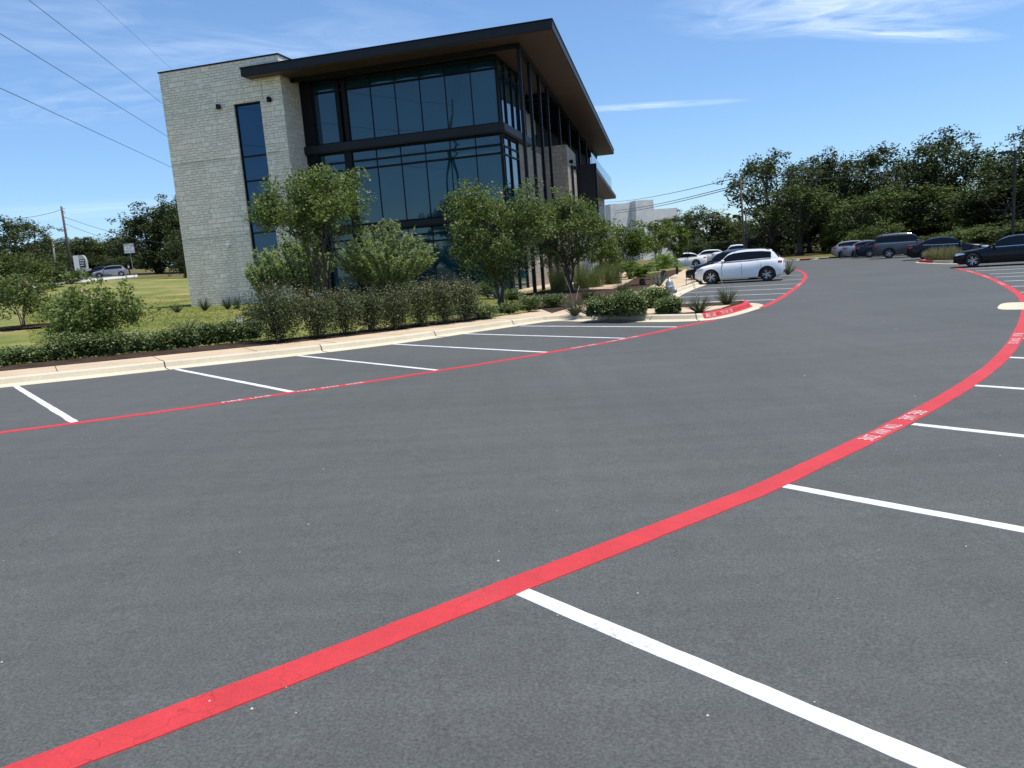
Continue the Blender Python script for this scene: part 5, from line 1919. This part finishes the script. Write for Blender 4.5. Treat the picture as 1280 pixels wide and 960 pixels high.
def backed(pxw, S, off=0.0):
    """centre of a car whose near rear wheel stands at a place in the photograph"""
    w = v2(G(*pxw))
    d = Vector((math.cos(ang + off), math.sin(ang + off)))
    n = Vector((-d.y, d.x))
    return w + d * (S['wb'] / 2 + (0)) + n * (S['W'] / 2 - .12) + d * (S['L'] / 2 - S['fo'] - S['wb'] / 2)


def rowcar(name, label, cat, pxw, S, pm, off=0.0, tint=None):
    car(name, label, cat, 'cars parked under the oaks', backed(pxw, S, off), ang + off, S, pm, True, tint=tint)


rowcar('parked_suv', 'grey boxy off road wagon seen from the rear corner under the oaks', 'car', (1107, 323.3), WAGON4, SLATE, .05, 'chrome')
rowcar('parked_sedan', 'dark sedan with its boot to the drive beside the small planted island', 'car', (1151, 325), SEDANS, BLACK, .0, 'chrome')
rowcar('parked_sedan', 'navy sedan tucked just left of the grey off road wagon', 'car', (1083, 322.4), SEDANS, NAVY, .12)
rowcar('parked_sedan', 'silver grey sedan between the navy sedan and the pale silver car', 'car', (1067, 322.2), SEDANS, SILV, .16)
rowcar('parked_hatchback', 'pale silver hatchback at the left end of the row under the oaks', 'car', (1054, 322), HATCH, PALE, .2)
# the black sedan, nose to the drive
fw = v2(G(1216, 334.2))
hb = -d3
nb_ = Vector((-hb.y, hb.x))
sd_ = 1 if nb_.dot(-fw) > 0 else -1
cb_ = fw - hb * (SEDANS['L'] / 2 - SEDANS['fo']) - nb_ * sd_ * (SEDANS['W'] / 2 - .12)
car('parked_sedan', 'black sedan with pale window trim nosing out at the right edge of the photo', 'car', 'cars parked under the oaks', cb_, math.atan2(hb.y, hb.x), SEDANS, BLACK, True, tint='chrome')
# two cars on the street
p = v2(G(134, 347.2))
car('silver_wagon', 'silver wagon driving on the street above the lawn', 'car', 'cars on the street', p + Vector((0, 1.0)), R(205), SUVS, SILV, True)
p = v2(G(119, 347))
car('dark_sedan', 'dark sedan partly hidden ahead of the silver wagon on the street', 'car', 'cars on the street', p + Vector((-1.2, 3.4)), R(200), SEDANS, BLACK)

# ------------------------------------------------------------------ street furniture
g = G(838, 380, .14)
g = Vector((g.x, g.y, T(g.x, g.y) + .14))
hy = empty('fire_hydrant', g, .6, 'silver fire hydrant standing behind the island shrubs', 'hydrant')
mb = MB()
mb.lathe([(.15, -.05), (.17, 0), (.17, .05), (.12, .07), (.115, .5), (.125, .52), (.155, .54), (.155, .58), (.13, .6), (.125, .68), (.10, .76), (.06, .80), (.03, .81), (.03, .86), (.0, .865)], 18)
mb.build('barrel', M['silver'], hy, True)
for a, r in ((0, .075), (PI, .06), (PI / 2, .06)):
    m = MB(); m.lathe([(r, .1), (r, .2), (r * 1.25, .205), (r * 1.25, .25), (r * .7, .265), (.02, .27), (.02, .3)], 12, 0, Matrix.Translation((0, 0, .42)) @ Matrix.Rotation(a, 4, 'Z') @ Matrix.Rotation(PI / 2, 4, 'Y'))
    m.build('outlet', M['silver'], hy, True)

g = G(846.5, 343, .15)
bo = empty('bollard_sign', (g.x, g.y, T(g.x, g.y) + .1), 0, 'slim black post standing at the edge of the tan path', 'post')
mb = MB(); mb.box(-.07, .07, -.07, .07, 0, .86); mb.build('post', M['black'], bo)
mb = MB(); mb.box(-.08, .08, -.08, .08, .86, .93); mb.build('cap', M['black'], bo)

# flood light in the bed
g = G(301, 411, .16)
fl_ = empty('flood_light', (g.x, g.y, T(g.x, g.y) + .15), .25, 'small black flood light with a white face beside the largest rose bush', 'light')
mb = MB(); mb.tube([(0, 0, 0), (0, 0, .2)], .02, 8); mb.build('stake', M['black'], fl_)
mb = MB(); mb.box(-.13, .13, -.05, .08, .18, .38); mb.build('housing', M['black'], fl_)
mb = MB(); mb.box(-.105, .105, -.056, -.05, .2, .36); mb.build('lens', M['signw'], fl_)

# crook in the path planting
g = G(858, 357, .15)
mb = MB(); mb.tube([(0, 0, 0), (0, 0, .75), (.03, 0, .85), (.1, 0, .88), (.15, 0, .82)], .012, 6)
o = mb.build('metal_crook', M['steelpole'], None)
o.location = (g.x, g.y, T(g.x, g.y) + .1)
tag(o, 'thin bent metal crook standing at the path edge by the hydrant', 'stake')

# parking lot lamp post at the right
pb = at(1266, 300, 50)
zb = T(pb.x, pb.y)
ptop = at(1268.5, 188, 50)
lp = empty('lamp_post', (pb.x, pb.y, zb), 0, 'dark parking lot lamp post at the right in front of the oaks', 'lamp post')
hp = ptop.z - zb
mb = MB(); mb.box(-.065, .065, -.065, .065, .6, hp); mb.build('pole', M['steelpole'], lp)
mb = MB(); mb.lathe([(.26, 0), (.26, .6), (.2, .64), (.1, .65)], 16); mb.build('base', M['conc'], lp)
mb = MB(); mb.box(-.35, .0, -.04, .04, hp - .12, hp - .04); mb.build('arm', M['steelpole'], lp)
mb = MB(); mb.box(-1.0, -.3, -.2, .2, hp - .16, hp - .02); mb.build('lamp_head', M['steelpole'], lp)


# utility poles and lines
def upole(px, ptop_y, Y, label, r=.14, base_px=None, arms=True, mat='pole'):
    top = at(px[0], ptop_y, Y)
    b = at(px[1], 340, Y)
    zb = T(b.x, b.y)
    e = empty('utility_pole', (b.x, b.y, zb), 0, label, 'utility pole', 'utility poles')
    t = top - Vector((b.x, b.y, zb))
    t.x *= .9
    mb = MB(); mb.tube([(0, 0, -.5), t * .5, t], [r * 1.2, r, r * .75], 8); mb.build('pole', M[mat], e, True)
    if arms:
        for k in range(3):
            q = t * (1 - .03 - .06 * k)
            m = MB(); m.lathe([(.05, 0), (.09, .04), (.05, .1), (.09, .14), (.04, .2)], 8, 0, Matrix.Translation((q.x + .22, q.y, q.z)) @ Matrix.Rotation(PI / 2, 4, 'Y'))
            m.build('insulator', M['conc'], e)
        m = MB(); m.box(t.x * .93 - .02, t.x * .93 + .3, t.y * .93 - .05, t.y * .93 + .05, t.z * .93 - .05, t.z * .93 + .03); m.build('bracket', M['steelpole'], e)
        m = MB(); q = t * .8; m.lathe([(.2, -.45), (.24, -.4), (.24, .4), (.18, .47), (.05, .5)], 12, 0, Matrix.Translation((q.x + .42, q.y, q.z))); m.build('transformer', M['conc'], e) if False else None
    return e, Vector((b.x, b.y, zb)) + t


PL, tL = upole((76.5, 90), 258, 105, 'leaning dark utility pole with insulators rising above the left lawn', .17)
upole((43.5, 46), 287, 150, 'shorter dark utility pole left of the leaning one', .16)
upole((66, 70), 298, 140, 'pale slanting timber prop left of the leaning utility pole', .15, arms=False, mat='greyw')
PR, tR = upole((925, 932), 222, 66, 'dark timber utility pole rising left of the tall open oak', .085)
upole((932, 934), 262, 62, 'shorter thin pole beside the timber utility pole', .07, arms=False, mat='steelpole')


def cable(a, b, sag, r, label, n=22):
    mb = MB()
    pts = []
    for i in range(n + 1):
        t = i / n
        p = a + (b - a) * t
        p = Vector((p.x, p.y, p.z - sag * 4 * t * (1 - t)))
        pts.append(p)
    mb.tube(pts, r, 5)
    return tag(mb.build('power_line', M['wire']), label, 'power line', 'overhead power lines')


# the pole the thick lines come from stands just outside the left edge of the photo and shows in the glass
NPX, NPY = -18.2, 19.3
np_ = empty('utility_pole', (NPX, NPY, T(NPX, NPY)), 0, 'tall utility pole just outside the left edge, mirrored in the upper glass', 'utility pole', 'utility poles')


def on_sight_plane(p1, p2, X, Y):
    n = Vector(ray(*p1)).cross(Vector(ray(*p2)))
    return Vector((X, Y, CAM_H - (n.x * X + n.y * Y) / n.z))


ends = []
for (p1, p2, Y2, lb) in (((0, 42), (205, 168), 62, 'middle of the three thick power lines at top left'), ((36, 0), (200, 127), 62, 'upper of the three thick power lines at top left'), ((0, 110), (212, 208), 64, 'lowest of the three thick power lines at top left')):
    a = on_sight_plane(p1, p2, NPX - .1, NPY)
    b = at(*p2, Y2)
    ends.append(a.z)
    cable(a, b + (b - a) * .7, .0, .015, lb)
zt_ = max(ends) + .6 - T(NPX, NPY)
mb = MB(); mb.tube([(0, 0, -.5), (0, 0, zt_ * .5), (0, 0, zt_)], [.2, .17, .13], 10); mb.build('pole', M['pole'], np_, True)
for z in ends:
    m = MB(); m.lathe([(.05, 0), (.09, .04), (.05, .1), (.09, .14), (.04, .2)], 8, 0, Matrix.Translation((-.2, 0, z - T(NPX, NPY))) @ Matrix.Rotation(PI / 2, 4, 'Y')); m.build('insulator', M['conc'], np_)
m = MB(); m.lathe([(.22, 0), (.27, .05), (.27, .85), (.2, .95), (.05, 1.0)], 14, 0, Matrix.Translation((.42, .1, zt_ * .72))); m.build('transformer', M['conc'], np_)


def cable_px(p1, Y1, p2, Y2, ext0, ext1, sag, r, label):
    a, b = at(*p1, Y1), at(*p2, Y2)
    d = b - a
    return cable(a - d * ext0, b + d * ext1, sag, r, label)


cable_px((121, 0), 44, (216, 88), 64, .4, .6, 0, .008, 'thin faint cable running down to the stone tower')
for i, (y0, y1, lb) in enumerate(((248, 221, 'upper power line between the building and the timber utility pole'), (259, 230, 'middle power line between the building and the timber utility pole'), (262, 232.5, 'lower power line between the building and the timber utility pole'))):
    a = at(770, y0 + 2, 150); b = at(925.5, y1, 66)
    cable(a + (a - b) * .25, b, .5, .03 if i == 0 else .035, lb)
for i, (y1, y2, lb) in enumerate(((221, 190, 'upper power line passing over the right treeline'), (229, 199, 'lower power line passing over the right treeline'))):
    cable(at(925.5, y1, 66), at(1285, y2, 125), .4, .028, lb)
for i, (pe_, lb) in enumerate((((-30, 268), 'cable running left from the leaning utility pole'), ((260, 310), 'upper cable running right from the leaning utility pole'), ((260, 325), 'lower cable running right from the leaning utility pole'))):
    cable(tL - Vector((0, 0, .4 + .9 * i)), at(*pe_, 108), .8, .025, lb)

# white traffic sign on its post
sp = G(168, 346.5, .1)
e = empty('traffic_sign', sp, 0, 'white lane sign on a post at the top of the lawn', 'road sign')
k = (sp - Vector(EYE)).length / FPX
hz_ = math.atan2(sp.x, sp.y)
e.rotation_euler = (0, 0, -hz_ * 0)
htop = 37 * k
mb = MB(); mb.tube([(0, 0, -.3), (-.08, 0, htop)], .045, 6); mb.build('post', M['silver'], e)
pw, ph = 11.5 * k, 10.5 * k
mb = MB(); mb.box(-pw / 2 - .1, pw / 2 - .1, -.07, -.05, htop - ph, htop); pl = mb.build('panel', M['signw'], e)
mb = MB()
for (a, b, c, d) in ((0, 1, 0, .025), (0, 1, .975, 1), (0, .02, .025, .975), (.98, 1, .025, .975)):
    mb.box(-pw / 2 - .1 + pw * (a * .96 + .02), -pw / 2 - .1 + pw * (b * .96 + .02), -.074, -.07, htop - ph + ph * (c * .96 + .02), htop - ph + ph * (d * .96 + .02))
mb.build('border', M['ink'], pl)
for i, s in enumerate(('RIGHT LANE', 'MUST', 'TURN RIGHT')):
    t = text_mesh(s, ph * .2, .8, 'lettering', M['ink'], pl)
    w = max(v.co.x for v in t.data.vertices)
    for v in t.data.vertices:
        v.co = Vector((v.co.x - w / 2 - .1, -.075, htop - ph * (.28 + .29 * i) + v.co.y - .02))
# brown marker post beside it
sp = G(162.5, 344, .1)
e = empty('marker_post', sp, 0, 'short brown marker post just left of the white traffic sign', 'post')
k = (sp - Vector(EYE)).length / FPX
mb = MB(); mb.box(-.1, .1, -.06, .06, 0, 13 * k); mb.build('post', M['stop'], e)
mb = MB(); mb.box(-.11, .11, -.07, -.06, 8 * k, 10.5 * k); mb.build('band', M['signw'], e)

# monument sign
sp = at(105, 339, 140)
sp.z = T(sp.x, sp.y)
k = (sp - Vector(EYE)).length / FPX
e = empty('monument_sign', sp, R(8), 'white upright monument sign with a dark panel by the street', 'sign')
mb = MB(); mb.box(-8 * k, 7 * k, -.5, .5, -.3, 4 * k); mb.build('base', M['conc'], e)
mb = MB(); mb.box(-8 * k, -3 * k, -.4, .4, 4 * k, 19 * k); mb.build('side_wing', M['signw'], e)
mb = MB()
n = 10
prof = [(-3 * k, 4 * k), (4.5 * k, 4 * k)] + [(4.5 * k - (7.5 * k) * (1 - math.cos(a)) * .55, 12 * k + 7 * k * math.sin(a)) for a in [PI / 2 * i / n for i in range(n + 1)]] + [(-3 * k, 19 * k)]
vs = [(x, -.35, z) for x, z in prof] + [(x, .35, z) for x, z in prof]
m = len(prof)
mb.add(vs, [tuple(range(m)), tuple(reversed(range(m, 2 * m)))] + [(i, m + i, m + (i + 1) % m, (i + 1) % m) for i in range(m)])
sg_ = mb.build('panel', M['conc'], e)
mb = MB(); mb.box(-2 * k, 3.4 * k, -.42, -.36, 6 * k, 14.5 * k); mb.build('name_board', M['ink'], sg_)
for j in range(3):
    mb = MB(); mb.box(-1.6 * k, (2.9 - j * .5) * k, -.44, -.425, (12.6 - j * 2.4) * k, (13.4 - j * 2.4) * k); mb.build('board_line', M['signw'], sg_)

# pale concrete parking structure beyond the sago palms
Y = 150.0
c = at(770, 318, Y); z0 = T(c.x, c.y)
e = empty('concrete_building', (c.x, c.y, z0), R(16), 'pale concrete building with an open top deck far behind the path', 'building')
k = Y / FPX / .96
hgt = lambda py: at(800, py, Y).z - z0
h1, h2, h3 = hgt(251), hgt(262), hgt(276)
mb = MB(); mb.box(-4 * k, 32 * k, 0, 12, -1, h1 - 1.2 * k); mb.build('wall', M['palec'], e)
mb = MB(); mb.box(22 * k, 45 * k, -2.2, 14, -1, h1 + .2 * k); mb.build('stair_core', M['palec'], e)
mb = MB(); mb.box(45 * k, 84 * k, 0, 14, h3 + .2 * k, h2); mb.build('parapet', M['palec'], e)
mb = MB(); mb.box(45 * k, 84 * k, .2, 14, -1, h3 - 9 * k); mb.build('lower_wall', M['palec'], e)
for x in (45.5, 59, 81):
    mb = MB(); mb.box(x * k, (x + 2.2) * k, .3, 1.2, h3 - 9 * k, h3 + .2 * k); mb.build('column', M['palec'], e)
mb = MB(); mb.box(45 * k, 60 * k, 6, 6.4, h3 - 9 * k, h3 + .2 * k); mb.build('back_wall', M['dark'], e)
# a sign of building work among the trees: pale shed behind the oak stems
p = at(953, 316, 110)
e = empty('shed', (p.x, p.y, T(p.x, p.y)), R(-10), 'small tan shed glimpsed between the oak stems behind the white crossover', 'shed')
mb = MB(); mb.box(-1.6, 1.6, 0, 3, 0, 2.6); mb.build('wall', M['gravel'], e)
mb = MB(); mb.prism([(-1.8, -.2), (1.8, -.2), (1.8, 3.2), (-1.8, 3.2)], 2.6, 2.8); mb.build('roof', M['conc'], e)

# low fence line between the building and the left street is absent; a distant belt of woods closes the horizon
rw = np.random.default_rng(8)
pts = []
for k in range(420):
    a = rw.uniform(-1.35, 1.35)
    r = rw.uniform(240, 420)
    x, y = r * math.sin(a), r * math.cos(a)
    h = rw.uniform(7, 12)
    z = T(x, y) - .5
    n = 110
    q = rw.normal(size=(n, 3)) * [2.8, 2.8, h * .26] + [x, y, z + h * .5]
    pts.append(q)
pts = np.concatenate(pts)
wo = link('far_woods', leaf_mesh('far_woods', pts, 1.5, M['oak'], rw, .3, 1.3))
tag(wo, 'far off dark woods along the horizon', 'woods', None, 'stuff')

# ------------------------------------------------------------------ sky, sun, camera
SUN_EL, SUN_AZ = R(74), R(-18)          # azimuth counted from +X towards +Y
sun = bpy.data.lights.new('sun', 'SUN')
sun.energy = 4.0
sun.angle = R(.53)
sun.color = (1, .955, .89)
so = bpy.data.objects.new('sun', sun)
C.objects.link(so)
sd = Vector((math.cos(SUN_EL) * math.cos(SUN_AZ), math.cos(SUN_EL) * math.sin(SUN_AZ), math.sin(SUN_EL)))
so.rotation_euler = sd.to_track_quat('Z', 'Y').to_euler()
W = bpy.data.worlds.new('World')
SC.world = W
W.use_nodes = True
nt = W.node_tree
bg = nt.nodes['Background']
sky = nt.nodes.new('ShaderNodeTexSky')
sky.sky_type = 'NISHITA'
sky.sun_disc = False
sky.sun_elevation = SUN_EL
sky.sun_rotation = PI / 2 - SUN_AZ
sky.altitude = 200
sky.air_density = 1.0
sky.dust_density = .25
sky.ozone_density = 2.2
tc = nt.nodes.new('ShaderNodeTexCoord')
sep = N(nt, 'ShaderNodeSeparateXYZ')
nt.links.new(tc.outputs['Generated'], sep.inputs[0])


def mth(op, a, b=None, c=None):
    n = N(nt, 'ShaderNodeMath', operation=op)
    for i, val in enumerate((a, b, c)):
        if val is None: continue
        if isinstance(val, (int, float)): n.inputs[i].default_value = val
        else: nt.links.new(val, n.inputs[i])
    return n.outputs[0]


zz = mth('MAXIMUM', sep.outputs[2], .03)
px_, py_ = mth('DIVIDE', sep.outputs[0], zz), mth('DIVIDE', sep.outputs[1], zz)
cmb = N(nt, 'ShaderNodeCombineXYZ')
nt.links.new(px_, cmb.inputs[0]); nt.links.new(py_, cmb.inputs[1])


def cirrus(x, y, rx, ry, rot, scale, lo, hi, amt, seed):
    """one bank of wispy cloud on the high cloud plane, where the photograph has it"""
    d = ray(x, y)
    cx, cy = d[0] / max(d[2], .03), d[1] / max(d[2], .03)
    mp = N(nt, 'ShaderNodeMapping')
    mp.vector_type = 'TEXTURE'
    mp.inputs['Location'].default_value = (cx, cy, 0)
    mp.inputs['Rotation'].default_value = (0, 0, rot)
    mp.inputs['Scale'].default_value = (rx, ry, 1)
    nt.links.new(cmb.outputs[0], mp.inputs['Vector'])
    ln = N(nt, 'ShaderNodeVectorMath', operation='LENGTH')
    nt.links.new(mp.outputs[0], ln.inputs[0])
    mask = mth('SMOOTH_MIN', mth('MAXIMUM', mth('SUBTRACT', 1.0, ln.outputs['Value']), 0.0), 1.0, .2)
    ad = N(nt, 'ShaderNodeVectorMath', operation='ADD')
    nt.links.new(mp.outputs[0], ad.inputs[0]); ad.inputs[1].default_value = (seed, seed * 1.7, seed)
    nz = N(nt, 'ShaderNodeTexNoise', Scale=scale, Detail=9, Roughness=.62, Distortion=.9)
    nt.links.new(ad.outputs[0], nz.inputs['Vector'])
    f = ramp(nt, nz.outputs['Fac'], [(lo, 0.0), (hi, 1.0)])
    return mth('MULTIPLY', mth('MULTIPLY', f, mth('POWER', mask, .8)), amt)


cl = [cirrus(1060, 8, .95, .55, R(12), 2.2, .36, .72, .62, 3.1),
      cirrus(1130, 42, .8, .16, R(22), 1.8, .3, .65, .5, 7.7),
      cirrus(815, 132, .75, .16, R(6), 1.6, .3, .62, .42, 1.3),
      cirrus(200, 40, 1.6, .9, R(20), 2.6, .44, .8, .22, 5.2),
      cirrus(330, 70, 1.2, .5, R(30), 2.4, .4, .75, .22, 9.2),
      cirrus(95, 125, 1.2, .6, R(-20), 2.2, .42, .75, .2, 4.4),
      cirrus(70, 265, 5, 1.2, R(10), 1.4, .35, .7, .2, 2.2)]
tot = cl[0]
for c_ in cl[1:]: tot = mth('ADD', tot, c_)
tot = mth('MINIMUM', tot, .9)
hs = N(nt, 'ShaderNodeHueSaturation')
nt.links.new(sky.outputs[0], hs.inputs['Color'])
hs.inputs['Saturation'].default_value = .9
gr = ramp(nt, sep.outputs[2], [(.0, (.60, .74, .92)), (.10, (.56, .73, .93)), (.28, (.60, .78, .96)), (.6, (.66, .82, .98))])
tinted = mixc(nt, 1.0, hs.outputs[0], gr, 'MULTIPLY')
mixn = mixc(nt, tot, tinted, (7.2, 7.9, 8.8))
nt.links.new(mixn, bg.inputs['Color'])
bg.inputs['Strength'].default_value = .125

cam = bpy.data.cameras.new('camera')
cam.sensor_width = 36
cam.lens = 36 * FPX / 1280
cam.clip_end = 3000
co = bpy.data.objects.new('camera', cam)
C.objects.link(co)
mw = Matrix.Identity(4)
for i in range(3):
    mw[i][0], mw[i][1], mw[i][2] = _RC[i], _UC[i], -_F[i]
mw[2][3] = CAM_H
co.matrix_world = mw
SC.camera = co
SC.view_settings.view_transform = 'Standard'
SC.view_settings.look = 'None'
SC.view_settings.exposure = .5
SC.view_settings.gamma = 1
SC.view_settings.use_curve_mapping = False
SC.render.engine = 'CYCLES'
SC.cycles.max_bounces = 6
SC.cycles.transparent_max_bounces = 6
SC.cycles.use_denoising = True
